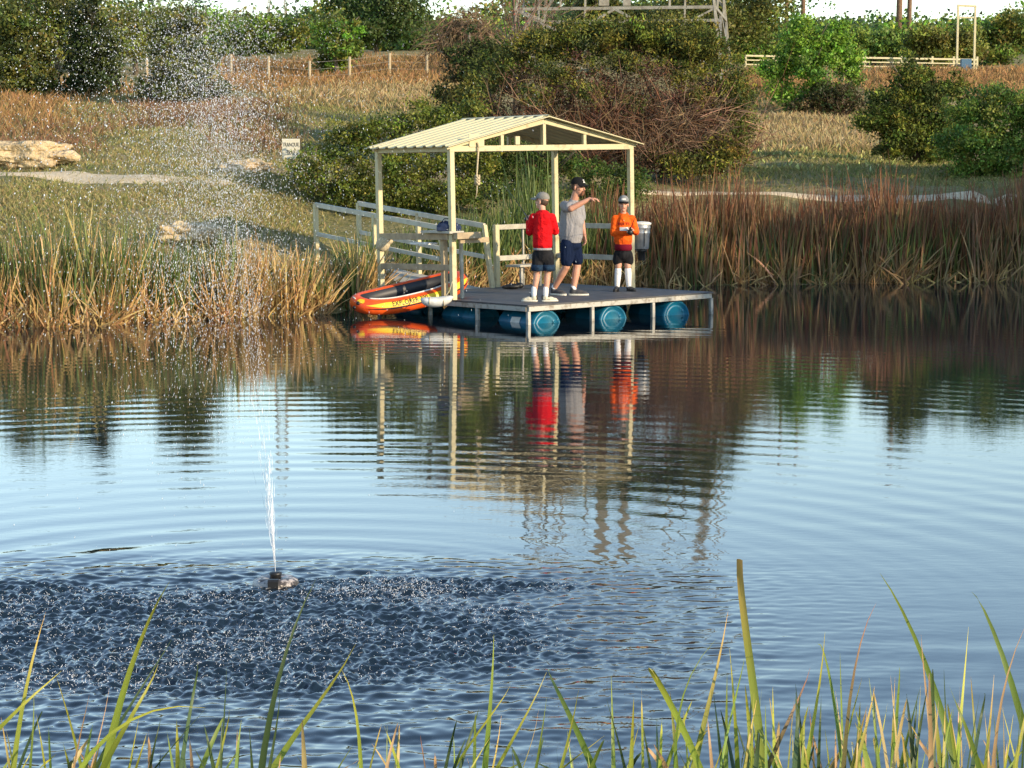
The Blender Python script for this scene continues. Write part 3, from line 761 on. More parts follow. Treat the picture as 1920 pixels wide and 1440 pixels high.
grass('dry_grass', 'tan dry grass on the sunlit slope right of the thicket',
      [([(1380, 285), (1640, 285), (1600, 225), (1400, 225)], .5), ([(560, 190), (800, 200), (850, 168), (560, 170)], .3), ([(1370, 230), (1630, 230), (1600, 205), (1380, 205)], .2)], 15000, .42, .026, [(.24, .17, .075)], TAN)
grass('dry_grass', 'reddish brown dry weeds in the left meadow behind the limestone boulder',
      [([(250, 240), (500, 240), (510, 195), (270, 195)], .50), ([(-30, 300), (110, 300), (140, 250), (-30, 250)], .35), ([(420, 290), (530, 290), (520, 240), (420, 240)], .10)], 11000, .40, .024, [(.15, .12, .05), (.2, .14, .07)], RED+TAN[:1])
grass('short_grass', 'short green and straw grass over the left meadow',
      [([(-40, 325), (560, 330), (560, 185), (-40, 185)], .60), ([(-40, 470), (600, 470), (600, 345), (-40, 345)], .40)], 52000, .17, .020, GRS, GRS+TAN[:2], .5)
grass('short_grass', 'short shaded grass on the right bank below the cedar',
      [([(1360, 352), (1930, 352), (1700, 280), (1380, 275)], .75), ([(550, 240), (870, 240), (850, 185), (560, 185)], .25)], 22000, .18, .020, GRS, GRS, .5)

grass('wildflowers', 'pale yellow wildflowers dotted over the shaded right slope', [([(1400, 330), (1700, 330), (1640, 282), (1420, 278)], 1.0)], 170, .22, .055, [(.3, .34, .10)], [(.72, .70, .28)], .3)

# ------------------------------------------------------------------ reeds round the pond
DA = math.radians(38)
DU = np.array([math.cos(DA), math.sin(DA)]); DV = np.array([-math.sin(DA), math.cos(DA)])
D0 = at_y(990, 572, 31.0)
def dloc(x, y):
    r_ = np.stack([np.asarray(x)-D0[0], np.asarray(y)-D0[1]], -1)
    return r_@DU, r_@DV
def clear(x, y, m=.12):
    u, v = dloc(x, y)
    dock = (u > -.15-m) & (u < 3.9+m) & (v > -.1-m) & (v < 4.05+m)
    gang = (u > 1.25-m) & (u < 2.35+m) & (v > 3.5) & (v < 7.9)
    boat = (np.abs(x+1.75) < 1.2) & (y < 34.0) & (y > 31.2)
    return ~(dock | gang | boat)
CG = [(.085, .13, .032), (.115, .16, .04), (.07, .11, .035), (.15, .185, .045)]
CT = [(.52, .36, .14), (.45, .29, .12), (.58, .42, .20), (.38, .21, .09)]
CB = [(.30, .18, .085), (.24, .14, .065), (.34, .22, .11)]  # straw browns for the right shore, darkened in colour to deepen its shade
CR = [(.23, .085, .042), (.27, .115, .055), (.19, .07, .035)]
def reeds(name, label, x0, x1, d0, d1, n, hlo, hhi, cb, ct, lean, wid, bendk, mid=None, mat='blade', segs=4, cw=None, patch=None):
    x = rng.uniform(x0, x1, n); d = rng.uniform(0, 1, n)**1.1*(d1-d0)+d0
    y = shore(x)+d
    k = clear(x, y)
    if patch is not None: k &= patch(x, d)
    x, y, d = x[k], y[k], d[k]; N = len(x)
    z = np.maximum(ground(x, y), -.05)-.03
    az = rng.uniform(0, 2*math.pi, N); ln = np.abs(rng.normal(size=N))*lean
    D = np.stack([np.cos(az)*ln, np.sin(az)*ln, np.ones(N)], -1)
    L = rng.uniform(hlo, hhi, N)*(1+.10*np.sin(x*1.9)+.06*np.sin(x*4.3))*(1-.30*np.exp(-((x+5.3)/.75)**2))*np.exp(.10*rng.normal(size=N))
    W = wid*rng.uniform(.7, 1.3, N)
    bend = np.stack([np.cos(az)*bendk*L*rng.random(N), np.sin(az)*bendk*L*rng.random(N), -bendk*.45*L*rng.random(N)], -1)
    V = strips(np.column_stack([x, y, z]), D, L, W, bend, jitter(pick(cb, N, cw), N, .25, .08), jitter(pick(ct, N), N, .25, .08), segs, .15,
               mid=None if mid is None else jitter(pick(mid, N), N, .22, .07))
    return V
def clumpy(f, th): return lambda x, d: (np.sin(x*f)+np.sin(x*f*2.3+1.7)+.9*rng.normal(size=len(x))) > th
p1 = reeds('', '', -13, -4.3, .1, 1.4, 2900, .95, 1.70, CG, CG+[CT[0]], .11, .026, .16)
p1b = reeds('', '', -4.4, -2.2, .1, 1.5, 800, .55, 1.0, CG, CG+[CT[0]], .13, .026, .16)
p2 = reeds('', '', -13, -2.3, -.05, 1.0, 3600, .4, 1.1, CT, CT, .42, .024, .30, patch=clumpy(1.4, -.9))
p3 = reeds('', '', -13, -2.5, -.12, .35, 3000, .25, .55, CT, CT+CR[:1], .85, .024, .5, patch=clumpy(1.9, -.6))
p4 = reeds('', '', -13, -3.9, .1, 1.3, 1700, .8, 1.45, CT, CT, .15, .022, .15)
p5 = reeds('', '', -4.6, -3.3, -.05, .9, 420, .7, 1.25, CT, CT, .35, .026, .12)
p6 = reeds('', '', -13, -4.6, 1.3, 4.5, 1500, .15, .40, CG+GRS, CG+CT[:1], .25, .022, .2)
V, Q, C = merge([p1, p1b, p2, p3, p4, p5, p6])
tag(link('reeds', np_mesh('reeds', V, Q, C), M['blade']), 'sunlit cattail reeds with bent straw stalks along the left shore', 'reeds', kind='stuff')
p1 = reeds('', '', 1.6, 15, .05, 1.5, 4600, 1.2, 1.84, CG+CB, CR, .11, .030, .14, mid=CG+CB+CR)
p2 = reeds('', '', 1.6, 15, -.05, .8, 1900, .3, 1.0, CB, CT, .5, .028, .35, patch=clumpy(1.1, -.3))
p3 = reeds('', '', 1.6, 15, .9, 1.9, 3000, 1.3, 1.84, CR+CG[:1], CR, .10, .024, .1)
p4 = reeds('', '', 1.6, 15, -.1, .4, 1500, .25, .55, CT, CT, .9, .026, .5, patch=clumpy(1.7, .0))
p5 = reeds('', '', 1.6, 15, -.02, .7, 900, .9, 1.55, CB, CB, .16, .026, .14, patch=clumpy(.8, .1))
V, Q, C = merge([p1, p2, p3, p4, p5])
tag(link('reeds', np_mesh('reeds', V, Q, C), M['blade']), 'shaded rust-topped reeds walling the right shore', 'reeds', kind='stuff')
p1 = reeds('', '', -1.1, 2.6, .15, 1.8, 1800, 1.05, 1.65, CG, CG, .12, .026, .18)
p2 = reeds('', '', -2.6, 2.6, -.1, 1.2, 1900, .3, .95, CT, CT, .6, .026, .4)
p3 = reeds('', '', -2.9, -1.2, .0, 2.6, 1100, .4, .85, CG, CG, .15, .024, .2)
p4 = reeds('', '', -.3, 1.3, .6, 1.8, 160, 1.7, 2.25, CG, CG, .10, .030, .12)
V, Q, C = merge([p1, p2, p3, p4])
tag(link('reeds', np_mesh('reeds', V, Q, C), M['blade']), 'green cattails behind the dock around the gangway', 'reeds', kind='stuff')

# ------------------------------------------------------------------ rocks
def boulder(px, py, Yd, r, seed, label, sink=.25):
    b = at_y(px, py, Yd); b[2] = gz(b[0], b[1])
    n, m = 90, 50; vs = []; fs = []
    for j in range(m+1):
        p_ = -math.pi/2+math.pi*j/m
        for k in range(n):
            t = 2*math.pi*k/n
            v = Vector((math.cos(p_)*math.cos(t), math.cos(p_)*math.sin(t), math.sin(p_)))
            v = Vector([math.copysign(abs(c)**.75, c) for c in v])
            s_ = 1+.32*mnoise.noise(v*1.5+Vector((seed, 0, 0)))+.16*mnoise.noise(v*3.6+Vector((0, seed, 0)))+.07*mnoise.noise(v*9+Vector((0, seed, 3)))-.10*max(0, 1-abs(mnoise.noise(v*2.2+Vector((3, seed, 0))))*9)
            z = v.z*r[2]*s_; z += .035*math.sin(z*28/max(r[2], .2))*r[2]
            vs.append((v.x*r[0]*s_, v.y*r[1]*s_, z+r[2]*(1-sink)))
    for j in range(m):
        for k in range(n): fs.append((j*n+k, j*n+(k+1) % n, (j+1)*n+(k+1) % n, (j+1)*n+k))
    mb = MB(); mb.add(vs, fs, True)
    o = mb.build('boulder', M['stone']); o.location = b
    return tag(o, label, 'boulder')
boulder(40, 312, 48, (1.15, .7, .34), 2.0, 'long sunlit limestone boulder beside the path at the left edge')
boulder(355, 462, 36.6, (.56, .4, .19), 7.5, 'pale limestone boulder half hidden behind the left reeds')
boulder(462, 304, 46.5, (.55, .4, .16), 11.0, 'low flat rock left of the white trail sign')

# ------------------------------------------------------------------ trail sign
b = at_y(546, 300, 45); b[2] = gz(b[0], b[1])
o = empty('trail_sign', b, 'small cream sign board lettered TRANQUIL TRAIL above the shrub', 'sign')
zc = at_y(546, 279, 45)[2]-b[2]
mb = MB(); mb.beam((0, .04, -.2), (0, .04, zc+.15), .06, .06); mb.build('post', M['post'], o)
mb = MB(); mb.beam((-.19, 0, zc), (.19, 0, zc), .025, .43); bd = mb.build('board', M['sign'], o)
for s_, dz, sz in (('TRANQUIL', .085, .095), ('TRAIL', -.085, .105)):
    me = text_mesh(s_, sz, .001)
    for v in me.vertices:
        x, y, z = v.co; v.co = (x*.78, -.0145-z, zc+dz+y*1.25)
    link('lettering', me, M['ink'], bd)

# ------------------------------------------------------------------ fences, gate, poles, pylon
A = at_y(395, 166, 88); B_ = at_y(1000, 150, 92)
o = empty('wire_fence', (A[0], A[1], gz(A[0], A[1])), 'wire fence with pale wooden posts in front of the orange grass', 'fence')
posts = [(433, 88), (503, 87), (580, 88), (655, 89), (730, 90), (800, 91), (360, 88), (290, 88.5), (275, 88)]
tops = []
for i, (px, Yd) in enumerate(posts):
    q = at_y(px, 150, Yd); z = gz(q[0], q[1]); h_ = 1.05+.08*math.sin(i*3)
    mb = MB(); mb.tube([(q[0]-A[0], q[1]-A[1], z-.2-gz(A[0], A[1])), (q[0]-A[0]+.02, q[1]-A[1], z+h_-gz(A[0], A[1]))], [.07, .06], 8)
    mb.build('post', M['post'], o); tops.append((q[0]-A[0], q[1]-A[1], z-gz(A[0], A[1])))
tops.sort()
for hgt in (.35, .65, .95):
    mb = MB(); mb.tube([np.array(t)+np.array([0, -.07, hgt]) for t in tops], .004, 4); mb.build('wire', M['steel'], o)

Yf = 108
A = at_y(1393, 128, Yf); za = gz(A[0], A[1])
o = empty('rail_fence', (A[0], A[1], za), 'long pale pipe rail fence behind the bright green tree', 'fence')
px_ = [1398, 1450, 1500, 1560, 1622, 1690, 1748, 1788, 1832]
zt = at_y(1600, 106, Yf)[2]; zb = at_y(1600, 132, Yf)[2]
for px in px_:
    q = at_y(px, 120, Yf+(px-1600)*.004)
    mb = MB(); mb.beam((q[0]-A[0], q[1]-A[1], min(gz(q[0], q[1]), zb-.2)-za), (q[0]-A[0], q[1]-A[1], zt+.04-za), .10, .10); mb.build('post', M['cream'], o)
for k, z in enumerate(np.linspace(zb+.05, zt, 4)):
    q0 = at_y(1398, 100, Yf-.81); q1 = at_y(1832, 100, Yf+.93)
    mb = MB(); mb.beam((q0[0]-A[0], q0[1]-A[1]-.07, z-za), (q1[0]-A[0], q1[1]-A[1]-.07, z-za-.12), .05, .06 if k < 3 else .09); mb.build('rail', M['cream'], o)
Yg = 106
q = at_y(1810, 132, Yg); zg = min(gz(q[0], q[1]), q[2])
o = empty('gate_frame', (q[0], q[1], zg), 'tall narrow cream goal-shaped frame at the end of the rail fence', 'gate frame')
zt = at_y(1810, 12, Yg)[2]-zg; z2 = at_y(1810, 33, Yg)[2]-zg
hw = 16*Yg/F
for s_ in (-1, 1):
    mb = MB(); mb.beam((s_*hw, 0, -.3), (s_*hw, 0, zt), .10, .10); mb.build('post', M['cream'], o)
mb = MB(); mb.beam((-hw-.05, 0, zt+.05), (hw+.05, 0, zt), .11, .1); mb.build('crossbar', M['cream'], o)
mb = MB(); mb.beam((-hw+.05, 0, z2), (hw-.05, 0, z2), .06, .07); mb.build('crossbar', M['cream'], o)
q = at_y(1811, 122, Yg-.6)
mb = MB(); mb.beam((-.25, 0, .3), (.25, 0, .3), .35, .6, bev=.03); mb.beam((0, 0, -.6), (0, 0, .02), .08, .08)
ob = mb.build('utility_box', M['bluebox']); ob.location = (q[0], q[1], q[2]-.3); tag(ob, 'small blue metal box below the tall gate frame', 'box')

plabs = ['brown wooden pole, leftmost of the four against the sky', 'brown wooden pole just right of the leftmost pole', 'thick brown pole, left one of the right pair', 'brown pole nearest the tall gate frame']
for (px, Yd, r_), lab in zip(((1473, 140, .13), (1504, 141, .15), (1684, 136, .19), (1703, 138, .15)), plabs):
    q = at_y(px, 100, Yd); z = gz(q[0], q[1])
    o = empty('utility_pole', (q[0], q[1], z), lab, 'utility pole', 'wooden utility poles')
    mb = MB(); mb.tube([(0, 0, -.3), (.03, 0, 4), (.0, 0, 7.5)], [r_*1.1, r_, r_*.75], 10); mb.build('shaft', M['polewood'], o)
    mb = MB(); mb.beam((-.9, 0, 7.0), (.9, 0, 7.0), .12, .16); mb.build('crossarm', M['polewood'], o)

# steel lattice pylon
Yp = 92
zc0 = at_y(1180, 28, Yp)[2]
c0 = np.array([at_y(1172, 28, Yp)[0], Yp]); za = gz(c0[0], c0[1])
o = empty('pylon', (c0[0], c0[1], za), 'big steel lattice pylon whose base shows above the thicket', 'pylon')
hwid = 4.15; th = math.radians(-9)
R2 = np.array([[math.cos(th), -math.sin(th)], [math.sin(th), math.cos(th)]])
cor = [R2@np.array(q)*hwid for q in ((-1, -1), (1, -1), (1, 1), (-1, 1))]
zt = zc0-za
def leg_pt(k, z):
    f = 1.0-(z-zt)*.026
    return np.array([cor[k][0]*f, cor[k][1]*f, z])
for k in range(4):
    g = gz(c0[0]+cor[k][0], c0[1]+cor[k][1])-za
    mb = MB(); mb.beam(leg_pt(k, min(g, zt-1.0)-.4), leg_pt(k, 26), .11, .11); mb.build('leg', M['lattice'], o)
for lev, (z, w_) in enumerate(((zt, .13), (zt+6.5, .16), (zt+13, .14))):
    for k in range(4):
        mb = MB(); mb.beam(leg_pt(k, z), leg_pt((k+1) % 4, z), .1, w_); mb.build('girt', M['lattice'], o)
for k in range(4):
    a, b2 = k, (k+1) % 4
    mid = (leg_pt(a, zt)+leg_pt(b2, zt))/2
    for e in (a, b2):
        mb = MB(); mb.beam(leg_pt(e, zt-2.6), mid+np.array([0, 0, -.03]), .11, .11); mb.build('brace', M['lattice'], o)
        mb = MB(); mb.beam(leg_pt(e, zt-.05), (leg_pt(e, zt-2.6)*.45+mid*.55), .08, .08); mb.build('brace', M['lattice'], o)
        mb = MB(); mb.beam(leg_pt(e, zt+.5), (leg_pt(e, zt+6.5)+leg_pt(a+b2-e, zt+6.5))/2 if (a+b2-e) in (0, 1, 2, 3) else mid, .11, .11); mb.build('brace', M['lattice'], o)
        q = (leg_pt(e, zt)*.55+mid*.45)
        mb = MB(); mb.beam(q, q+np.array([.15, 0, 6.3]), .09, .09); mb.build('brace', M['lattice'], o)
mb = MB(); q = leg_pt(0, zt)*.5+leg_pt(1, zt)*.5
for dx_ in (-.45, .5):
    mb = MB(); mb.beam(q+np.array([dx_, .1, .1]), q+np.array([dx_, .1, 9]), .42 if dx_ < 0 else .32, .3); mb.build('column', M['lattice'], o)

# distant pylon on the skyline
q = at_y(520, 40, 420); z = gz(q[0], q[1])
o = empty('pylon', (q[0], q[1], z), 'faint far pylon on the skyline above the spray', 'pylon')
mb = MB()
for sx in (-1, 1):
    for sy in (-1, 1):
        mb.beam((sx*2.0, sy*2.0, -.5), (sx*.7, sy*.7, 32), .22, .22)
mb.build('leg', M['lattice'], o)
mb = MB()
for z in range(1, 32, 4):
    f = 2.0-1.3*z/32; f2 = 2.0-1.3*(z+4)/32
    for a, b2 in (((-1, -1), (1, -1)), ((1, -1), (1, 1)), ((1, 1), (-1, 1)), ((-1, 1), (-1, -1))):
        mb.beam((a[0]*f, a[1]*f, z), (b2[0]*f2, b2[1]*f2, z+4), .12, .12); mb.beam((b2[0]*f, b2[1]*f, z), (a[0]*f2, a[1]*f2, z+4), .12, .12)
mb.build('lattice', M['lattice'], o)

# ------------------------------------------------------------------ floating dock
TILT = math.radians(-1.0)
MD = Matrix.Translation(D0) @ Matrix.Rotation(TILT, 4, 'Y') @ Matrix.Rotation(DA, 4, 'Z')
dock = empty('floating_dock', label='floating fishing dock with cream gable roof on blue barrels', cat='dock', mat=MD)
LU, LV, V1, V2, UP = 3.74, 3.98, 1.87, 3.86, 3.70
def dpt(u, v, w=0): return np.array(MD @ Vector((u, v, w)))
mb = MB(); mb.box((-.03, -.03, -.022), (LU+.03, LV, .0)); mb.build('deck', M['deck'], dock)
# steel frame round the deck
def dbeam(name, a, b_, w, h_, mat, par=dock, bev=.004):
    mb = MB(); mb.beam(a, b_, w, h_, bev=bev); return mb.build(name, mat, par)
for a, b_ in (((0, .0, -.062), (LU, .0, -.062)), ((0, 0.025, -.062), (0, LV, -.062)), ((LU, .025, -.062), (LU, LV, -.062)), ((0.025, LV-.03, -.062), (LU-.025, LV-.03, -.062))):
    dbeam('frame_beam', a, b_, .05, .075, M['steel'])
for u in (1.245, 2.49): dbeam('frame_beam', (u, .03, -.065), (u, LV-.06, -.065), .05, .07, M['steel'])
for u in (0, 1.245, 2.49, LU): dbeam('frame_post', (u, -.003, -.10), (u, -.003, -.62), .055, .055, M['steel'])
for v in (1.25, 2.5, 3.92): dbeam('frame_post', (-.003, v, -.10), (-.003, v, -.62), .055, .055, M['steel'])
for v in (1.25, 2.5, 3.92): dbeam('frame_post', (LU, v, -.10), (LU, v, -.62), .055, .055, M['steel'])
dbeam('frame_beam', (.03, -.003, -.60), (LU-.03, -.003, -.60), .05, .05, M['steel'])
# barrels
def drum(u, v, first):
    r_, L = .287, .88
    prof = [(.0, .035), (r_*.80, .035), (r_*.84, .012), (r_*.90, 0.0), (r_*.96, .015), (r_, .05), (r_, .27), (r_*1.015, .285), (r_, .30), (r_, .58), (r_*1.015, .595), (r_, .61), (r_, L-.05), (r_*.93, L), (0, L)]
    mb = MB(); mb.lathe(prof, (u, v, -.375), (0, 1, 0), 36)
    d = mb.build('drum', M['drum'], dock)
    for du, dz in ((.15, .10), (-.15, -.08)):
        mb = MB(); mb.lathe([(0, -.012), (.026, -.012), (.03, .0), (.03, .03)], (u+du, v+.034, -.375+dz), (0, 1, 0), 12); mb.build('bung', M['drum'], d)
    mb = MB(); mb.lathe([(r_*.55, .0), (r_*.60, -.006), (r_*.66, -.006), (r_*.70, 0)], (u, v+.034, -.375), (0, 1, 0), 32); mb.build('end_ring', M['drum'], d)
    if first:
        vs = []; n = 7
        for i in range(n):
            a = math.radians(150+i*9)
            for y in (.36, .55): vs.append((u+math.cos(a)*(r_+.003), v+y, -.375+math.sin(a)*(r_+.003)))
        vs = []
        for i in range(n):
            a = math.radians(146+i*8)
            for y in (.33, .55): vs.append((u+math.cos(a)*(r_+.004), v+y, -.375+math.sin(a)*(r_+.004)))
        mb = MB(); mb.add(vs, [(2*i, 2*i+1, 2*i+3, 2*i+2) for i in range(n-1)], True); mb.build('paper_label', M['white'], d)
for v in (.06, 1.55, 3.0):
    for u in (.41, 1.74, 3.06): drum(u, v, v < .1 and u < 1)
# roof posts, truss and sheets
ZE = 2.30                                                   # underside of the eaves over the deck
posts = [(0, V1), (0, V2), (UP, V1), (UP, V2)]
for u, v in posts: dbeam('roof_post', (u, v, 0), (u, v, ZE), .085, .085, M['cream'])
for v in (V1, V2):
    dbeam('bottom_chord', (-.0425, v, ZE+.045), (UP+.0425, v, ZE+.045), .075, .09, M['cream'])
    ap = (UP/2, v, ZE+.47)
    for u in (-.10, UP+.10):
        dbeam('top_chord', (u, v-.002, ZE+.075), ap, .07, .085, M['cream'])
    for u, zt_ in ((UP/2, .42), (UP*.27, .25), (UP*.73, .25)):
        dbeam('web_post', (u, v, ZE+.09), (u, v, ZE+zt_), .06, .075 if u == UP/2 else .06, M['cream'])
for u in (0, UP):
    dbeam('eave_beam', (u, V1+.04, ZE+.045), (u, V2-.04, ZE+.045), .07, .085, M['cream'])
dbeam('ridge_beam', (UP/2, V1+.04, ZE+.44), (UP/2, V2-.04, ZE+.44), .06, .08, M['cream'])
dbeam('hook_plate', (.33, V1-.045, ZE+.17), (.62, V1-.045, ZE+.17), .012, .20, M['cream'])
dbeam('hook_plate', (1.30, V1-.02, ZE+.10), (1.30, V1-.02, ZE+.23), .09, .04, M['cream'])
for side in (0, 1):
    u0 = -.16 if side == 0 else UP+.16
    z0, z1 = ZE+.085, ZE+.545
    va, vb = V1-.17, V2+.17
    # corrugated sheet: raised ribs running down the slope
    nr = 9; prof = []
    for i in range(nr):
        c = va+(i+.5)*(vb-va)/nr; w_ = (vb-va)/nr
        prof += [(c-w_*.5, 0), (c-w_*.20, 0), (c-w_*.11, .024), (c+w_*.11, .024), (c+w_*.20, 0)]
    prof.append((vb, 0))
    vs = [(u0, v, z0+h_) for v, h_ in prof]+[(UP/2, v, z1+h_) for v, h_ in prof]
    vs += [(u0, v, z0+h_-.012) for v, h_ in prof]+[(UP/2, v, z1+h_-.012) for v, h_ in prof]
    n = len(prof); fs = [(i, i+1, n+i+1, n+i) for i in range(n-1)]+[(2*n+i+1, 2*n+i, 3*n+i, 3*n+i+1) for i in range(n-1)]
    fs += [(i+1, i, 2*n+i, 2*n+i+1) for i in range(n-1)]+[(0, n, 3*n, 2*n), (2*n-1, n-1, 3*n-1, 4*n-1)]
    mb = MB(); mb.add(vs, fs); mb.build('roof_sheet', M['roofm'], dock)
mb = MB()
mb.add([(UP/2-.05, V1-.165, ZE+.552), (UP/2, V1-.165, ZE+.572), (UP/2+.05, V1-.165, ZE+.552), (UP/2-.05, V2+.165, ZE+.552), (UP/2, V2+.165, ZE+.572), (UP/2+.05, V2+.165, ZE+.552)],
       [(0, 1, 4, 3), (1, 2, 5, 4)]); mb.build('ridge_cap', M['roofm'], dock)
# work bench rails along the left side of the dock
dbeam('bench_rail', (-.02, 1.93, .985), (-.02, V2-.05, .955), .06, .10, M['wood'])
dbeam('bench_rail', (.0, 1.93, .50), (.0, V2-.05, .47), .06, .095, M['wood'])
mb = MB(); mb.beam((-.05, 1.72, 1.0), (.42, 1.72, 1.0), .10, .10); mb.build('bench_top', M['wood'], dock)
mb = MB(); mb.beam((.02, 1.78, 1.055), (.02, 2.55, 1.055), .28, .035); mb.build('bench_top', M['greywood'], dock)
mb = MB(); mb.beam((.06, 1.765, .92), (.62, 1.765, .92), .05, .08); mb.build('bench_arm', M['wood'], dock)
dbeam('bench_leg', (.06, 2.18, 0), (.06, 2.18, .93), .085, .085, M['wood'])
dbeam('bench_leg', (.30, 2.05, 0), (.30, 2.05, .93), .05, .05, M['greywood'])
dbeam('bench_shelf', (.06, 2.50, .86), (.06, 2.95, .86), .22, .03, M['white'])
# back rails and bench
mb = MB()
for z, w_ in ((1.02, .085), (.49, .085)):
    dbeam('back_rail', (2.45, LV-.08, z), (UP-.05, LV-.08, z+.0), .05, w_, M['greywood'])
dbeam('rail_post', (2.42, LV-.08, 0), (2.42, LV-.08, 1.065), .085, .085, M['cream'])
for u in (3.05,): dbeam('rail_post', (u, LV-.02, 0), (u, LV-.02, 1.0), .03, .03, M['greywood'])
dbeam('side_rail', (UP, V1+.06, 1.02), (UP, V2-.06, 1.02), .05, .085, M['greywood'])
dbeam('side_rail', (UP, V1+.06, .49), (UP, V2-.06, .49), .05, .085, M['greywood'])
mb = MB(); mb.beam((2.55, LV-.33, .36), (UP-.5, LV-.33, .36), .34, .035); mb.build('bench_seat', M['greywood'], dock)
for u, v in ((2.7, LV-.4), (UP-.6, LV-.4)):
    dbeam('bench_leg', (u, v, 0), (u, v, .38), .05, .05, M['steel'])

# gangway with hand rails
u0, u1, va, vb = 1.32, 2.26, 3.92, 7.85
gend = dpt(u1, vb, 0); zend = .36
gw = empty('gangway', label='grey gangway with two-bar handrails sloping from the dock up to the left bank', cat='gangway', mat=MD)
mb = MB()
mb.beam(((u0+u1)/2, va+.02, -.06), ((u0+u1)/2, vb, zend-.02), u1-u0, .05); mb.build('walkway', M['greywood'], gw)
for u, vend in ((u0, vb), (u1, vb)):
    for h_, w_ in ((1.05, .085), (.52, .07)):
        dbeam('handrail', (u, va+.10, h_), (u, vend, h_+zend), .05, w_, M['palerail'], gw)
    for t in (.0, .52, 1.0):
        v = va+(vend-va)*t
        dbeam('rail_post', (u, v+(-.10 if t == 0 else 0), -.02+zend*t), (u, v+(.10 if t == 0 else 0), 1.06+zend*t), .075, .075, M['cream'], gw)

# ------------------------------------------------------------------ things on the dock
# galvanised fish feeder by the right post
q = dpt(UP+.24, V1-.03, .0)
px_c = at_y(1203, 440, q[1])
fb = empty('fish_feeder', (px_c[0], q[1], 0), 'galvanised bucket-shaped fish feeder on the right roof post', 'fish feeder')
zt = at_y(1203, 418, q[1])[2]; zb = at_y(1203, 467, q[1])[2]; r1, r0 = .150, .122
H_ = zt-zb
mb = MB(); mb.lathe([(0, zb), (r0-.01, zb), (r0, zb+.012), (r0+(r1-r0)*.6, zb+H_*.60), (r0+(r1-r0)*.62+.006, zb+H_*.62), (r0+(r1-r0)*.64, zb+H_*.64), (r0+(r1-r0)*.78, zb+H_*.80), (r0+(r1-r0)*.8+.006, zb+H_*.82), (r0+(r1-r0)*.82, zb+H_*.84), (r1, zt-.01)], n=32)
mb.build('bucket', M['galv'], fb)
mb = MB(); mb.lathe([(r1+.004, zt-.03), (r1+.012, zt-.02), (r1+.012, zt), (r1*.8, zt+.018), (0, zt+.028)], n=32); mb.build('lid', M['white'], fb)
mb = MB(); mb.lathe([(0, zb-.19), (.055, zb-.19), (.06, zb-.17), (.06, zb-.05), (.09, zb-.04), (.09, zb-.004), (0, zb-.002)], n=20); mb.build('motor', M['black'], fb)
mb = MB(); mb.beam((.035, -r0-.012, zb+.05), (.05, -r1-.006, zb+H_*.8), .012, .01); mb.build('strap', M['black'], fb)
mb = MB(); mb.beam((-r1-.11, .02, zb+.25), (-r0-.0, .02, zb+.25), .03, .04); mb.build('bracket', M['black'], fb)

# hanging rope with knot
q0 = dpt(.47, V1-.07, ZE+.14); rt = empty('rope', q0, 'knotted cream rope hanging from the front roof beam', 'rope')
L_ = q0[2]-at_y(882, 372, q0[1])[2]; kz = q0[2]-at_y(882, 338, q0[1])[2]
mb = MB(); mb.tube([(0, 0, 0), (.02, 0, -.06), (-.01, 0, -kz+.10), (.0, 0, -kz), (-.01, 0, -L_*.9), (-.03, 0, -L_)], [.014, .016, .014, .014, .008, .006], 8); mb.build('cord', M['rope'], rt)
mb = MB()
for k in range(3):
    pts = [(math.cos(a)*.032, math.sin(a)*.025, -kz+.05-k*.045+.03*math.sin(a*2)) for a in np.linspace(0, 6.28, 13)]
    mb.tube(pts, .016, 7)
mb.build('knot', M['rope'], rt)

# blue bag on the work bench
q = dpt(.02, 2.0, 1.075)
mb = MB(); mb.ell((0, 0, .065), (.19, .13, .085)); mb.ell((-.06, .02, .09), (.10, .10, .07)); mb.ell((.1, 0, .05), (.11, .12, .06)); mb.box((-.18, -.11, 0), (.2, .11, .05))
bagr = empty('bag', q, 'dark blue soft bag lying on the work bench', 'bag')
blob('body', mb, .012, M['blue'], bagr, 6)
mb = MB(); mb.tube([(-.12, -.06, .12), (-.06, -.08, .19), (.04, -.08, .19), (.1, -.06, .11)], .008, 6); mb.build('handle', M['black'], bagr)
# brown canvas sling hanging under the bench
q = dpt(-.07, V2-.18, .93)
mb = MB(); mb.ell((0, 0, -.10), (.12, .08, .12)); mb.ell((.05, 0, -.05), (.12, .07, .06)); o = empty('pouch', q, 'tan canvas pouch hanging under the bench rail', 'pouch')
blob('body', mb, .012, M['rope'], o, 4)
mb = MB(); mb.tube([(-.08, 0, -.05), (0, 0, .03), (.1, 0, -.03)], .008, 6); mb.build('strap', M['rope'], o)

# white float tied at the dock's left edge
q = at_y(819, 564, 32.05); wf = empty('dock_float', q, 'white boat-shaped foam float tied at the left edge of the dock', 'float')
vs = []; n = 16; m = 14
for j in range(m+1):
    t = -1+2*j/m; rr = math.sqrt(max(0, 1-abs(t)**2.6))
    for k in range(n):
        a = 2*math.pi*k/n
        vs.append((t*.26, math.cos(a)*.13*rr, math.sin(a)*(.10 if math.sin(a) < 0 else .06)*rr+.04*t*t+.02*t))
mb = MB(); mb.add(vs, [(j*n+k, j*n+(k+1) % n, (j+1)*n+(k+1) % n, (j+1)*n+k) for j in range(m) for k in range(n)], True); mb.build('hull', M['white'], wf)
mb = MB()
for x in (-.1, .12):
    mb.tube([(x+.01*math.cos(a), math.cos(a)*.126, math.sin(a)*.07-.005) for a in np.linspace(0, 6.28, 17)], .007, 5)
mb.tube([(.12, -.05, .05), (.2, .0, .16), (.24, .05, .3)], .007, 5)
mb.build('rope', M['rope'], wf)

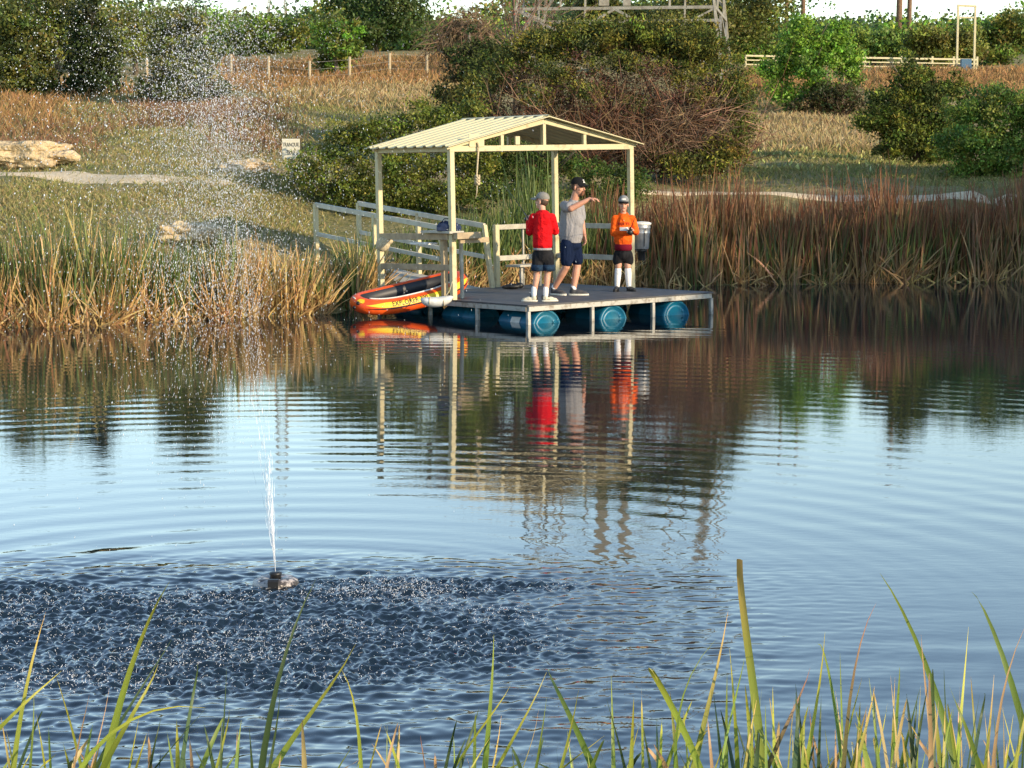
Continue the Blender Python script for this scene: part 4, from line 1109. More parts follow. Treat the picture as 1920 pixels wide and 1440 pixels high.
# ------------------------------------------------------------------ inflatable boat
bc = at_y(768, 554, 33.0)
ex = unit(np.array([1.66, .80, .36])); nz_ = np.array([-.10, -.31, .94]); nz_ = unit(nz_-ex*(nz_@ex)); ey = np.cross(nz_, ex)
MBt = Matrix(((ex[0], ey[0], nz_[0], bc[0]), (ex[1], ey[1], nz_[1], bc[1]), (ex[2], ey[2], nz_[2], bc[2]), (0, 0, 0, 1)))
boat = empty('inflatable_boat', label='orange and yellow inflatable boat lettered EXPLORER 300 leaning on the dock', cat='boat', mat=MBt)
Ba, Bb, Br = .88, .31, .122
def bpath(t):
    c, s_ = math.cos(t), math.sin(t)
    x = Ba*math.copysign(abs(c)**.80, c); y = Bb*math.copysign(abs(s_)**.85, s_)
    return np.array([x, y, .07*abs(x/Ba)**3])
def bpt(t, phi, r_=Br):
    d = unit(bpath(t+.02)-bpath(t-.02)); z = np.array([0, 0, 1.]); n_ = unit(np.cross(d, z))
    return bpath(t)+r_*(math.cos(phi)*n_+math.sin(phi)*np.cross(n_, d))
nt_, nph = 96, 20
vs = [bpt(2*math.pi*i/nt_, 2*math.pi*k/nph, Br*(1+.012*math.sin(i*2.1))) for i in range(nt_) for k in range(nph)]
mb = MB(); mb.add(vs, [(i*nph+k, i*nph+(k+1) % nph, ((i+1) % nt_)*nph+(k+1) % nph, ((i+1) % nt_)*nph+k) for i in range(nt_) for k in range(nph)], True)
hull = mb.build('hull_tube', M['orange'], boat)
vs = [(0, 0, -.07)]+[tuple(bpath(2*math.pi*i/48)*np.array([.97, .97, 0])+np.array([0, 0, -.07])) for i in range(48)]
mb = MB(); mb.add(vs, [(0, 1+i, 1+(i+1) % 48) for i in range(48)]); mb.build('floor', M['boatfloor'], boat)
def band(name, t0, t1, p0, p1, r_, mat, par, nseg=48, taper=True):
    vs = []
    for i in range(nseg+1):
        t = t0+(t1-t0)*i/nseg; f = i/nseg
        k = 1.0 if not taper else min(1, f*5, (1-f)*7)
        pm = p0+(p1-p0)*.35
        for j in range(5): vs.append(bpt(t, pm+((p0+(p1-p0)*j/4)-pm)*max(k, .05), r_))
    mb = MB(); mb.add(vs, [(i*5+j, (i+1)*5+j, (i+1)*5+j+1, i*5+j+1) for i in range(nseg) for j in range(4)], True)
    return mb.build(name, mat, par)
R_ = math.radians
def liner():
    vs = []
    for i in range(72):
        for j in range(6): vs.append(bpt(2*math.pi*i/72, R_(118+j*22), Br*1.015+.002))
    mb = MB(); mb.add(vs, [(i*6+j, i*6+j+1, ((i+1) % 72)*6+j+1, ((i+1) % 72)*6+j) for i in range(72) for j in range(5)], True)
    return mb.build('inner_wall', M['boatfloor'], boat)
liner()
tA, tB = math.pi+R_(28), 2*math.pi-R_(12)
yb = band('side_band', tA, tB, R_(13), R_(54), Br*1.02+.002, M['yellow'], boat)
band('band_edge', tA-.03, tB+.02, R_(1), R_(11), Br*1.02+.0045, M['ink'], yb)
band('nose_stripe', math.pi+R_(10), math.pi+R_(24), R_(40), R_(75), Br*1.02+.002, M['yellow'], boat)
me = text_mesh('EXPLORER 300', .098, .0, space=1.05)
# arc length along the tube's crown to place the letters
ts = np.linspace(tA, tB, 400); pp = np.array([bpt(t, R_(32)) for t in ts]); sl = np.concatenate([[0], np.cumsum(np.linalg.norm(np.diff(pp, axis=0), axis=1))])
for v in me.vertices:
    x, y, z = v.co
    s_ = sl[-1]*.37+x*.92; t = float(np.interp(s_, sl, ts))
    q = bpt(t, R_(35)+y*1.1/Br, Br*1.02+.007); v.co = q
link('lettering', me, M['ink'], yb)
mb = MB(); mb.tube([bpt(t, R_(98), Br+.012) for t in np.linspace(math.pi+R_(30), 2*math.pi-R_(50), 24)], .012, 6); mb.build('grab_line', M['white'], boat)
for t, ph in ((math.pi+R_(14), R_(35)), (math.pi+R_(8), R_(-5)), (2*math.pi-R_(8), R_(30))):
    c = bpt(t, ph, Br+.004); n_ = unit(c-bpath(t)); mb = MB(); mb.lathe([(.03, -.01), (.03, .012), (.018, .02), (0, .02)], c, n_, 12); mb.build('valve', M['black'], boat)
mb = MB(); vs = []
for side in (-1, 1):
    mb.tube([bpt(math.pi/2*0+(0 if side > 0 else math.pi), R_(60), Br+.01)+np.array([0, y, 0]) for y in (-.05, 0, .05)], .01, 6)
mb.build('bow_handle', M['white'], boat)

# ------------------------------------------------------------------ people
def basis(fwd, up=(0, 0, 1)):
    f = unit(fwd); u = np.array(up, float); s_ = unit(np.cross(f, u)); u = np.cross(s_, f)
    return np.array([s_, f, u])          # right, forward, up
def hand(mb, wrist, d, palm, s_=1.0, curl=.6, thumb=1):
    """palm, four bent fingers of unequal length, a thumb off the side; d points along the hand, palm is the palm's outward side"""
    d = unit(d); pn = unit(np.array(palm)-d*np.dot(palm, d)); sd = np.cross(d, pn)
    w = np.array(wrist, float)
    for k in (-1, 0, 1): mb.cap(w+sd*k*.018*s_, w+d*.075*s_+sd*k*.024*s_, .015*s_, .014*s_, 8)
    for k, L in zip((-1.5, -.5, .5, 1.5), (.062, .075, .080, .070)):
        p0 = w+d*.078*s_+sd*k*.0215*s_; L *= s_
        d1 = unit(d+pn*curl*.5); p1 = p0+d1*L*.5
        d2 = unit(d+pn*curl*1.5); p2 = p1+d2*L*.32
        d3 = unit(d*.6+pn*curl*2.4); p3 = p2+d3*L*.26
        mb.cap(p0-d*.02*s_, p1, .0095*s_, .009*s_, 8); mb.cap(p1, p2, .009*s_, .0085*s_, 8); mb.cap(p2, p3, .0085*s_, .0075*s_, 8)
    t0 = w+d*.025*s_+sd*thumb*.026*s_; t1 = t0+unit(d*.7+sd*thumb*.8+pn*.3)*.042*s_; t2 = t1+unit(d+sd*thumb*.1+pn*.7)*.034*s_
    mb.cap(t0, t1, .013*s_, .011*s_, 8); mb.cap(t1, t2, .011*s_, .009*s_, 8)
def head(mb, c, fwd, s_=1.0, up=(0, 0, 1)):
    B = basis(fwd, up); c = np.array(c, float)
    loc = lambda x, y, z: c+(B[0]*x+B[1]*y+B[2]*z)*s_
    mb.ell(loc(0, -.01, .03), np.array((.076, .096, .088))*s_, B)
    mb.ell(loc(0, .022, -.035), np.array((.060, .070, .082))*s_, B)
    mb.ell(loc(0, .055, -.092), np.array((.034, .032, .026))*s_, B)
    mb.cap(loc(0, .090, .008), loc(0, .108, -.030), .009*s_, .0145*s_, 8)
    for k in (-1, 1):
        mb.ell(loc(k*.079, -.008, -.012), np.array((.010, .020, .032))*s_, B, 10, 7)
        mb.ell(loc(k*.040, .055, -.03), np.array((.022, .025, .022))*s_, B, 8, 6)
    mb.cap(loc(-.035, .078, .022), loc(.035, .078, .022), .012*s_, .012*s_, 8)
    return loc, B
def face(loc, B, par, s_, lip=True):
    for k in (-1, 1):
        mb = MB(); mb.ell(loc(k*.031, .083, .002), np.array((.0085, .005, .004))*s_, B, 8, 6); mb.build('eye', M['eye'], par)
        mb = MB(); mb.cap(loc(k*.018, .0905, .020), loc(k*.046, .083, .019), .003*s_, .0025*s_, 6); mb.build('eyebrow', M['hair'], par)
    mb = MB(); mb.cap(loc(-.020, .083, -.064), loc(.020, .083, -.064), .0065*s_, .0065*s_, 6); mb.build('lips', M['lip'], par)
def capp(loc, B, par, s_, mat, matb, yaw=0, badge=None, brim=.085, lift=0.):
    ca, sa = math.cos(yaw), math.sin(yaw)
    def L2(x, y, z): return loc(x*ca-y*sa, x*sa+y*ca, z+lift)
    vs = []; n, m = 24, 9
    for j in range(m+1):
        p_ = math.pi/2*j/m
        for k in range(n):
            t = 2*math.pi*k/n
            x, y, z = .088*math.cos(p_)**.8*math.cos(t), .112*math.cos(p_)**.8*math.sin(t)-.008, .035+.10*math.sin(p_)
            vs.append(L2(x, y, z))
    mb = MB(); mb.add(vs, [(j*n+k, j*n+(k+1) % n, (j+1)*n+(k+1) % n, (j+1)*n+k) for j in range(m) for k in range(n)], True)
    c_ = mb.build('cap', mat, par)
    vs = []; n = 14
    for top in (.0, -.007):
        for j in range(4):
            for i in range(n+1):
                t = math.pi*(.13+.74*i/n); r_ = j/3
                x = .084*math.cos(t)*(1+.02*r_); y = -.008+.108*math.sin(t)+brim*r_*math.sin(t)**.7
                vs.append(L2(x, y, .042+top-.16*x*x*12*.12-.020*r_-.05*r_*abs(math.cos(t))*.4))
    A_ = 4*(n+1); fs = []
    for j in range(3):
        for i in range(n):
            a = j*(n+1)+i; fs.append((a, a+1, a+n+2, a+n+1)); fs.append((A_+a+1, A_+a, A_+a+n+1, A_+a+n+2))
    for i in range(n):
        a = 3*(n+1)+i; fs.append((a, a+1, A_+a+1, A_+a))
    mb = MB(); mb.add(vs, fs, True); mb.build('brim', matb, c_)
    mb = MB(); mb.ell(L2(0, -.008, .136), np.array((.009, .009, .006))*s_, None, 8, 5); mb.build('button', mat, c_)
    if badge:
        bw, bh, zc_, bm = badge
        vs = []
        for i in range(9):
            for z in (-bh, bh):
                a = math.pi/2+(i/8-.5)*bw
                pj = math.asin(min(.98, (zc_+z-.035)/.10)); r_ = math.cos(pj)**.8
                vs.append(L2(.0905*r_*math.cos(a), .1145*r_*math.sin(a)-.008, zc_+z))
        mb = MB(); mb.add(vs, [(2*i, 2*i+2, 2*i+3, 2*i+1) for i in range(8)], True); mb.build('badge', bm, c_)
    return c_
def shoe(par, ankle, fwd, s_, mat, ground_z, L=.275, matsole=None, tongue=None):
    f = unit((fwd[0], fwd[1], 0)); sd = np.array([f[1], -f[0], 0]); a = np.array([ankle[0], ankle[1], ground_z])
    B = np.array([sd, f, [0, 0, 1.]])
    mb = MB()
    mb.ell(a+f*.00*s_+np.array([0, 0, .055*s_]), (.043*s_, .062*s_, .055*s_), B)
    mb.ell(a+f*.08*s_+np.array([0, 0, .045*s_]), (.046*s_, .085*s_, .042*s_), B)
    mb.ell(a+f*.15*s_+np.array([0, 0, .034*s_]), (.048*s_, .065*s_, .032*s_), B)
    mb.cap(a+np.array([0, 0, .06*s_]), a+np.array([0, 0, .105*s_])-f*.005, .046*s_, .043*s_)
    o = blob('shoe', mb, .008, mat, par, 3)
    n = 24; out = []
    for k in range(n):
        t = 2*math.pi*k/n
        y = .08+.148*math.cos(t)*s_/s_; x = (.050+.006*math.cos(t))*math.sin(t)
        out.append(a+f*(y*s_)+sd*(x*s_))
    vs = [q+np.array([0, 0, .001]) for q in out]+[q+np.array([0, 0, .026*s_]) for q in out]
    mb = MB(); mb.add(vs, [(k, (k+1) % n, n+(k+1) % n, n+k) for k in range(n)]+[tuple(range(n-1, -1, -1)), tuple(range(n, 2*n))]); mb.build('sole', matsole or M['sole'], o)
    if tongue:
        mb = MB(); mb.cap(a+f*.05*s_+np.array([0, 0, .085*s_]), a+f*.02*s_+np.array([0, 0, .12*s_]), .03*s_, .028*s_, 8); mb.build('tongue', tongue, o)
        mb = MB(); mb.cap(a-f*.05*s_+np.array([0, 0, .045*s_]), a-f*.055*s_+np.array([0, 0, .095*s_]), .022*s_, .02*s_, 8); mb.build('heel_tab', tongue, o)
def deck_at(px, Y):
    x = at_y(px, 550, Y)[0]
    return np.array([x, Y, D0[2]-math.tan(TILT)*(x-D0[0])])
def person(label, px, py, Y):
    r_ = deck_at(px, Y); sc = F/Y
    o = empty('person', r_, label, 'person')
    def J(x, y, dy=0.):                 # photo pixel -> metres from the point between the feet
        return np.array([(x-px)/sc, dy, (py-y)/sc])
    return o, J

# --- man in grey T-shirt
o, J = person('man in grey T-shirt, navy shorts and black cap pointing right on the dock', 1066, 551, 33.1)
mb = MB()
hc = J(1083, 349, -.06); hf = (.86, -.51, -.04)
loc, B = head(mb, hc, hf, 1.10)
mb.cap(J(1075, 376, -.02), J(1081, 356, -.05), .066, .06)
mb.cap(J(1068, 455), J(1069, 440), .15, .15); mb.cap(J(1069, 440), J(1071, 392), .145, .155); mb.cap(J(1060, 386, -.12), J(1084, 388, .12), .075, .075)
for hip, kn, an in ((J(1063, 455, -.08), J(1061, 497, -.09), J(1039, 539, .06)), (J(1077, 455, .06), J(1082, 497, .0), J(1075, 541, -.05))):
    mb.cap(hip, kn, .095, .064); cf = kn*.68+an*.32
    mb.cap(kn, cf, .060, .062); mb.cap(cf, an, .061, .040); mb.cap(an, an+np.array([0, 0, -.05]), .040, .038)
sh, el, wr = J(1058, 383, -.17), J(1069, 388, -.42), J(1103, 370, -.42)
mb.cap(sh, el, .058, .050); mb.cap(el, el*.6+wr*.4, .049, .047); mb.cap(el*.6+wr*.4, wr, .046, .030)
hand(mb, wr, unit(np.array([.97, -.1, .05])), (.25, .1, -1), 1.05, .75, -1)
sh2, el2, wr2 = J(1087, 386, .14), J(1092, 419, .15), J(1096, 440, .05)
mb.cap(sh2, el2, .056, .046); mb.cap(el2, wr2, .044, .029)
hand(mb, wr2, unit(np.array([.10, -.12, -1])), (-.6, -.3, 0), 1.05, .55, 1)
blob('body', mb, .0065, M['skin'], o, 3)
face(loc, B, o, 1.1)
mb = MB(); mb.ell(loc(0, .062, -.096), np.array((.036, .034, .030))*1.1, B); mb.cap(loc(-.022, .092, -.052), loc(.022, .092, -.052), .008, .008)
for k in (-1, 1): mb.cap(loc(k*.022, .090, -.054), loc(k*.026, .082, -.09), .009, .012)
blob('beard', mb, .006, M['beard'], o, 2)
mb = MB(); mb.ell(loc(0, -.028, .012), np.array((.082, .086, .078))*1.1, B); blob('hair', mb, .008, M['hair'], o, 2)
cp_ = capp(loc, B, o, 1.1, M['cap_black'], M['cap_black'], 0, (.55, .022, .078, M['white']), .07, .012)
mb = MB()      # T-shirt
mb.cap(J(1070, 440), J(1071, 410), .190, .184); mb.cap(J(1071, 410), J(1071, 394), .184, .172)
mb.ell(J(1069, 437), (.195, .165, .10)); mb.ell(J(1075, 412, -.03), (.17, .16, .17))
mb.cap(J(1060, 386, -.12), J(1085, 389, .12), .088, .085); mb.cap(J(1074, 380, -.02), J(1076, 374, -.02), .085, .072)
mb.cap(sh, sh*.30+el*.70, .083, .080); mb.cap(sh2, sh2*.4+el2*.6, .080, .076)
mb.ell(J(1070, 443, -.01), (.19, .165, .05))
blob('t_shirt', mb, .009, M['greycloth'], o, 5)
mb = MB()      # shorts
mb.cap(J(1070, 448), J(1070, 440), .165, .165)
mb.cap(J(1063, 455, -.08), J(1062, 487, -.09), .112, .100); mb.cap(J(1077, 455, .06), J(1082, 485, .0), .112, .098); mb.ell(J(1070, 458), (.17, .15, .10))
blob('shorts', mb, .009, M['navy'], o, 4)
for an, fw in ((J(1039, 539, .06), (.75, -.62)), (J(1075, 541, -.05), (1.0, -.12))):
    mb = MB(); mb.cap((an[0], an[1], .10), (an[0], an[1], .125), .047, .045); mb.build('sock', M['sock'], o)
    shoe(o, an, fw, 1.08, M['shoe_grey'], .0)

# --- boy in red hoodie, seen from behind
o, J = person('boy in red hoodie, dark shorts and sideways grey cap seen from behind', 1013, 561, 31.75)
mb = MB()
hc = J(1016, 374, .02); hf = (-.84, .54, .10)
loc, B = head(mb, hc, hf, 1.0)
mb.cap(J(1017, 396), J(1016, 382), .052, .05)
mb.cap(J(1018, 470), J(1017, 440), .12, .115); mb.cap(J(1017, 440), J(1017, 410), .115, .12); mb.cap(J(1004, 404), J(1030, 404), .06, .06)
for hip, kn, an in ((J(1010, 472), J(1007, 508, .02), J(1001, 550)), (J(1027, 472), J(1027, 508, .02), J(1023, 550))):
    mb.cap(hip, kn, .078, .052); cf = kn*.7+an*.3
    mb.cap(kn, cf, .048, .050); mb.cap(cf, an, .049, .034); mb.cap(an, an+np.array([0, 0, -.04]), .034, .034)
s1, e1_, w1_ = J(1000, 404), J(993, 431, .05), J(991, 412, .20)
s2, e2_, w2_ = J(1034, 404), J(1041, 430, .06), J(1034, 418, .28)
for a, b_, c in ((s1, e1_, w1_), (s2, e2_, w2_)):
    mb.cap(a, b_, .046, .040); mb.cap(b_, c, .038, .027)
hand(mb, w1_, unit(np.array([-.1, .45, .85])), (.6, .6, -.3), .9, .9, -1)
hand(mb, w2_, unit(np.array([-.7, .7, .1])), (0, .2, -1), .9, .8, 1)
blob('body', mb, .0065, M['skin2'], o, 3)
face(loc, B, o, 1.0)
mb = MB(); mb.ell(loc(0, -.022, .005), np.array((.079, .085, .082)), B); blob('hair', mb, .008, M['hair'], o, 2)
capp(loc, B, o, 1.0, M['cap_grey'], M['cap_grey'], R_(0), None, .10, .012)
mb = MB()
mb.cap(J(1017, 455), J(1017, 430), .150, .150); mb.cap(J(1017, 430), J(1017, 412), .150, .142); mb.ell(J(1017, 457), (.152, .125, .06))
mb.cap(J(1002, 405), J(1032, 405), .078, .078); mb.ell(J(1017, 397, -.02), (.11, .10, .065)); mb.ell(J(1017, 408, -.095), (.105, .075, .105)); mb.ell(J(1017, 398, -.06), (.12, .08, .05))
for a, b_, c in ((s1, e1_, w1_), (s2, e2_, w2_)):
    mb.cap(a, b_, .070, .062); mb.cap(b_, c*.9+b_*.1, .058, .046)
hd = blob('hoodie', mb, .009, M['redcloth'], o, 4)
mb = MB(); mb.lathe([(.130, 0.01), (.147, .012), (.148, .03), (.140, .045)], J(1017, 466), (0, 0, 1), 28); mb.build('shirt_hem', M['greycloth'], o)
mb = MB(); mb.cap(J(1018, 474), J(1018, 468), .135, .135); mb.cap(J(1009, 474), J(1008, 492), .094, .092); mb.cap(J(1027, 474), J(1028, 492), .094, .092)
sh_ = blob('shorts', mb, .009, M['blackcloth'], o, 3)
for x in (1008, 1028):
    mb = MB(); mb.lathe([(.086, 0), (.101, 0), (.1, .09), (.094, .095)], J(x, 503.5), (0, 0, 1), 24); mb.build('faded_hem', M['bluefade'], sh_)
for an, fw in ((J(1001, 550), (-.93, .20)), (J(1023, 550), (.90, .10))):
    mb = MB(); mb.cap((an[0], an[1], .09), (an[0]+.005, an[1], .20), .041, .043); mb.build('sock', M['sock'], o)
    shoe(o, an, fw, .86, M['shoe_cream'], .0, tongue=M['black'])
red_hand = np.array(o.location)+w1_+unit(np.array([-.1, .45, .85]))*.07

# --- boy in orange hoodie, facing the camera
o, J = person('boy in orange hoodie, black shorts and long white socks facing the water', 1167, 547, 33.9)
mb = MB()
hc = J(1168, 385, -.03); hf = (-.04, -1, -.02)
loc, B = head(mb, hc, hf, .98)
mb.cap(J(1168, 407), J(1168, 394, -.01), .048, .046)
mb.cap(J(1168, 476), J(1168, 446), .115, .11); mb.cap(J(1168, 446), J(1168, 416), .11, .112); mb.cap(J(1156, 412), J(1180, 412), .056, .056)
for hip, kn, an in ((J(1160, 478), J(1159, 502, -.02), J(1157, 539)), (J(1176, 478), J(1177, 502, -.02), J(1179, 539))):
    mb.cap(hip, kn, .075, .050); cf = kn*.7+an*.3
    mb.cap(kn, cf, .046, .048); mb.cap(cf, an, .047, .033); mb.cap(an, an+np.array([0, 0, -.03]), .033, .033)
s1, e1_, w1_ = J(1153, 412), J(1150, 438, -.04), J(1172, 436, -.20)
s2, e2_, w2_ = J(1184, 412), J(1191, 436, -.03), J(1186, 434, -.22)
for a, b_, c in ((s1, e1_, w1_), (s2, e2_, w2_)):
    mb.cap(a, b_, .044, .038); mb.cap(b_, c, .036, .026)
hand(mb, w1_, unit(np.array([.85, -.35, .25])), (.1, -.3, .9), .85, .9, 1)
hand(mb, w2_, unit(np.array([-.45, -.45, .65])), (-.6, -.2, -.3), .85, 1.0, 1)
blob('body', mb, .0065, M['skin2'], o, 3)
face(loc, B, o, .98)
mb = MB(); mb.ell(loc(0, -.024, .01), np.array((.079, .083, .080))*.98, B); blob('hair', mb, .008, M['hair'], o, 2)
cp_ = capp(loc, B, o, .98, M['cap_dark'], M['cap_black'], 0, (.80, .011, .074, M['white']), .035, .018)
vs = []
for i in range(9):
    for z in (.118, .128):
        a = math.pi/2+(i/8-.5)*1.0; pj = math.asin((z-.035)/.10); r_ = math.cos(pj)**.8
        vs.append(loc(.0905*r_*math.cos(a), .1145*r_*math.sin(a)-.008, z))
mb = MB(); mb.add(vs, [(2*i, 2*i+2, 2*i+3, 2*i+1) for i in range(8)], True); mb.build('front_stripe', M['black'], cp_)
mb = MB()
mb.cap(J(1168, 453), J(1168, 430), .150, .145); mb.cap(J(1168, 430), J(1168, 418), .145, .135); mb.ell(J(1168, 453), (.152, .118, .055))
mb.cap(J(1155, 413), J(1182, 413), .072, .072); mb.ell(J(1168, 406, .01), (.095, .085, .05)); mb.ell(J(1168, 406, .07), (.10, .06, .07))
for a, b_, c in ((s1, e1_, w1_), (s2, e2_, w2_)):
    mb.cap(a, b_, .068, .062); mb.cap(b_, c, .057, .043)
hd = blob('hoodie', mb, .009, M['orangecloth'], o, 4)
# chest print, laid on the hoodie front
me_h = hd.data; hv = np.array([v.co for v in me_h.vertices])
def front(x, z):
    d = (hv[:, 0]-x)**2+(hv[:, 2]-z)**2; k = np.where(d < .02**2)[0]
    return hv[k, 1].min()-.005 if len(k) else -.16
cpt = J(1168, 421); me = text_mesh('BOLTS', .062, 0, space=1.0)
for v in me.vertices:
    x, y, z = v.co; X_ = cpt[0]+x*1.05; Z_ = cpt[2]+y; v.co = (X_, front(X_, Z_), Z_)
link('lettering', me, M['maroon'], hd)
cpt = J(1169, 430); vs = []
for i in range(9):
    for j in range(3):
        X_ = cpt[0]+(i/8-.5)*.15; Z_ = cpt[2]+(j/2-.5)*.055; vs.append((X_, front(X_, Z_), Z_))
mb = MB(); mb.add(vs, [(i*3+j, (i+1)*3+j, (i+1)*3+j+1, i*3+j+1) for i in range(8) for j in range(2)], True); mb.build('chest_patch', M['white'], hd)
mb = MB(); mb.lathe([(.120, 0), (.142, 0), (.146, .06), (.135, .1)], J(1168, 470.5), (0, 0, 1), 28); 
mb.build('shirt_hem', M['maroon'], o)
mb = MB(); mb.cap(J(1168, 478), J(1168, 470), .128, .128); mb.cap(J(1160, 478), J(1158, 490), .088, .088); mb.cap(J(1176, 478), J(1178, 490), .088, .088)
blob('shorts', mb, .009, M['blackcloth'], o, 3)
for an, kn, fw in ((J(1157, 539), J(1159, 503, -.02), (-.25, -1)), (J(1179, 539), J(1177, 503, -.02), (.45, -.9))):
    mb = MB(); cf = kn*.65+an*.35; mb.cap(kn*.9+an*.1, cf, .053, .055); mb.cap(cf, an, .054, .040); mb.build('sock', M['sock'], o)
    shoe(o, an, fw, .90, M['shoe_black'], .0, matsole=M['shoe_black'])
org_hand = np.array(o.location)+(w1_+w2_)/2+np.array([.0, -.05, .05])

# fishing rods with reels
def rod(name, lab, p0, d, L, reel_r=.035):
    d = unit(d); o = empty(name, p0, lab, 'fishing rod')
    mb = MB(); mb.tube([-d*.22, -d*.05, d*.12], [.013, .014, .012], 8); mb.build('grip', M['black'], o)
    mb = MB(); mb.tube([d*.12, d*L*.5, d*L+np.array([0, 0, -.05])], [.007, .005, .002], 6); mb.build('blank', M['black'], o)
    s_ = unit(np.cross(d, (0, 0, 1))); dn = np.cross(s_, d)
    mb = MB(); mb.lathe([(0, -.03), (reel_r, -.03), (reel_r*1.1, -.01), (reel_r*.9, .03), (0, .035)], dn*-.055, d, 14); mb.beam((0, 0, 0), dn*-.06, .012, .012); mb.build('reel', M['black'], o)
    mb = MB(); mb.tube([dn*-.055, dn*-.055+s_*.05, dn*-.055+s_*.05+d*.03], .006, 6); mb.build('reel_handle', M['steel'], o)
rod('fishing_rod', 'black fishing rod and reel held by the boy in orange', org_hand, (.03, -.97, .22), 1.6, .045)
rod('fishing_rod', 'black fishing rod held by the boy in red', red_hand+np.array([-.02, .05, .02]), (-.25, .90, .35), 1.5, .03)
q = dpt(2.85, 3.45, .03)
q1 = dpt(3.35, 3.85, 1.0)
rod('fishing_rod', 'spare black rod leaning on the bench behind the man', q+unit(q1-q)*.25, q1-q, 1.25, .03)
# low black gear on the deck behind the man
q = dpt(2.25, 3.25, .0)
gb = empty('tackle_gear', q, 'small black tackle pouch on the deck behind the man', 'tackle bag')
mb = MB(); mb.ell((0, 0, .045), (.13, .08, .05)); mb.ell((.12, .02, .06), (.07, .06, .05)); mb.ell((-.1, 0, .035), (.09, .06, .035)); blob('body', mb, .01, M['black'], gb, 3)
mb = MB(); mb.tube([(-.08, 0, .07), (0, 0, .14), (.1, 0, .1)], .008, 6); mb.build('strap', M['black'], gb)

# ------------------------------------------------------------------ fountain
fo = empty('fountain', FO, 'small floating pond fountain with pale mottled rim and black nozzle', 'fountain')
mflo = pmat('wet_float', (.42, .37, .34), .35, col2=(.06, .05, .045), nscale=22, nlo=.48, nhi=.56, bump=(30, .01))
mb = MB(); mb.lathe([(.03, .01), (.04, .038), (.075, .045), (.105, .042), (.128, .028), (.136, .0), (.12, -.05), (.05, -.06)], n=36); mb.build('float_ring', mflo, fo)
mb = MB(); mb.lathe([(0, .0), (.030, .0), (.032, .055), (.036, .06), (.036, .072), (.02, .076), (.0, .076)], n=18); mb.build('nozzle', M['black'], fo)
mb = MB(); mb.beam((-.030, -.118, .022), (.030, -.118, .022), .05, .065, bev=.01); mb.build('pump_cover', M['black'], fo)
# jet: many rising strands, thinning out with height
def fly(vx, vy, vz, t): return np.stack([vx*t-.12*t*t, vy*t, .075+vz*t-4.9*t*t], -1)
N = 1150
t = rng.random(N)**1.15*.24
vz = rng.normal(7.9, .25, N); vx = rng.normal(-.50, .26, N); vy = rng.normal(-.3, .26, N)
P = fly(vx, vy, vz, t); Vv = np.stack([vx, vy, vz-9.8*t], -1)
keep = rng.random(N) < np.clip(1.12-P[:, 2]/1.1, .04, 1)
P, Vv, t = P[keep], Vv[keep], t[keep]; N = len(P)
wcol = np.tile(np.array([.86, .88, .92]), (N, 1))
V1_, Q1, C1 = strips(P, Vv, rng.uniform(.02, .10, N)*(.35+1.1*np.exp(-t*9)), rng.uniform(.0010, .0030, N), np.zeros((N, 3)), wcol, wcol, 1, .4)
jo = link('fountain_jet', np_mesh('fountain_jet', V1_, Q1), M['spray'])
jo.location = FO; tag(jo, 'narrow white water jet rising from the fountain', 'water jet', kind='stuff')
# drops along their flights
OCT = np.array([[1, 0, 0], [0, 1, 0], [-1, 0, 0], [0, -1, 0], [0, 0, 1], [0, 0, -1]], float)
OF = np.array([[0, 1, 4], [1, 2, 4], [2, 3, 4], [3, 0, 4], [1, 0, 5], [2, 1, 5], [3, 2, 5], [0, 3, 5]])
def drops(P, r_, dirv, stretch):
    N = len(P); d = unit(dirv); a = unit(np.cross(d, rng.normal(size=(N, 3)))); b_ = np.cross(d, a)
    V = P[:, None]+r_[:, None, None]*(OCT[None, :, 0:1]*a[:, None]+OCT[None, :, 1:2]*b_[:, None]+OCT[None, :, 2:3]*d[:, None]*stretch[:, None, None])
    Fq = (np.arange(N)*6)[:, None, None]+OF[None]
    return V.reshape(-1, 3), Fq.reshape(-1, 3)
def spray(N, rlo, rhi, mx_, my_, sx, sy, t0, t1, st, thin=0.):
    vz = rng.normal(7.75, .40, N); vx = rng.normal(mx_, sx, N); vy = rng.normal(my_, sy, N)
    t = rng.uniform(t0, t1, N)
    P = fly(vx, vy, vz, t); vel = np.stack([vx-.24*t, vy, vz-9.8*t], -1)
    k = (P[:, 2] > .02) & (rng.random(N) < np.clip((P[:, 2]-thin)/1.2, .10, 1))
    P, vel = P[k], vel[k]; N = len(P)
    return drops(P, rng.uniform(rlo, rhi, N)*rng.uniform(.6, 1, N), vel, 1+st*np.minimum(np.abs(vel[:, 2]), 7)/7)
Va, Fa = spray(2600, .0018, .0052, -.50, -.5, .42, .5, .45, 1.25, 1.6)
Vb, Fb = spray(5200, .0011, .0026, -.42, -.5, .46, .55, .35, 1.45, 2.4, .6)
Vc, Fc = spray(14000, .0009, .0021, -.10, -.3, .17, .35, 1.0, 1.42, 5.0, .7)
Vd, Fd = spray(2200, .0009, .0019, .30, -.3, .50, .45, .95, 1.42, 6.0, .8)
Ve, Fe = spray(3000, .0008, .0022, -.50, -.3, .20, .22, .16, .62, 3.5, -1.0)
Vf, Ff = spray(15000, .0006, .0013, -.46, -.5, .40, .5, .50, 1.30, 1.5, -1.0)
Vd, Fd = np.concatenate([Vd, Ve, Vf]), np.concatenate([Fd, Fe+len(Vd), Ff+len(Vd)+len(Ve)])
Vc = np.concatenate([Vc, Vd]); Fc = np.concatenate([Fc, Fd+Vc.shape[0]-Vd.shape[0]])
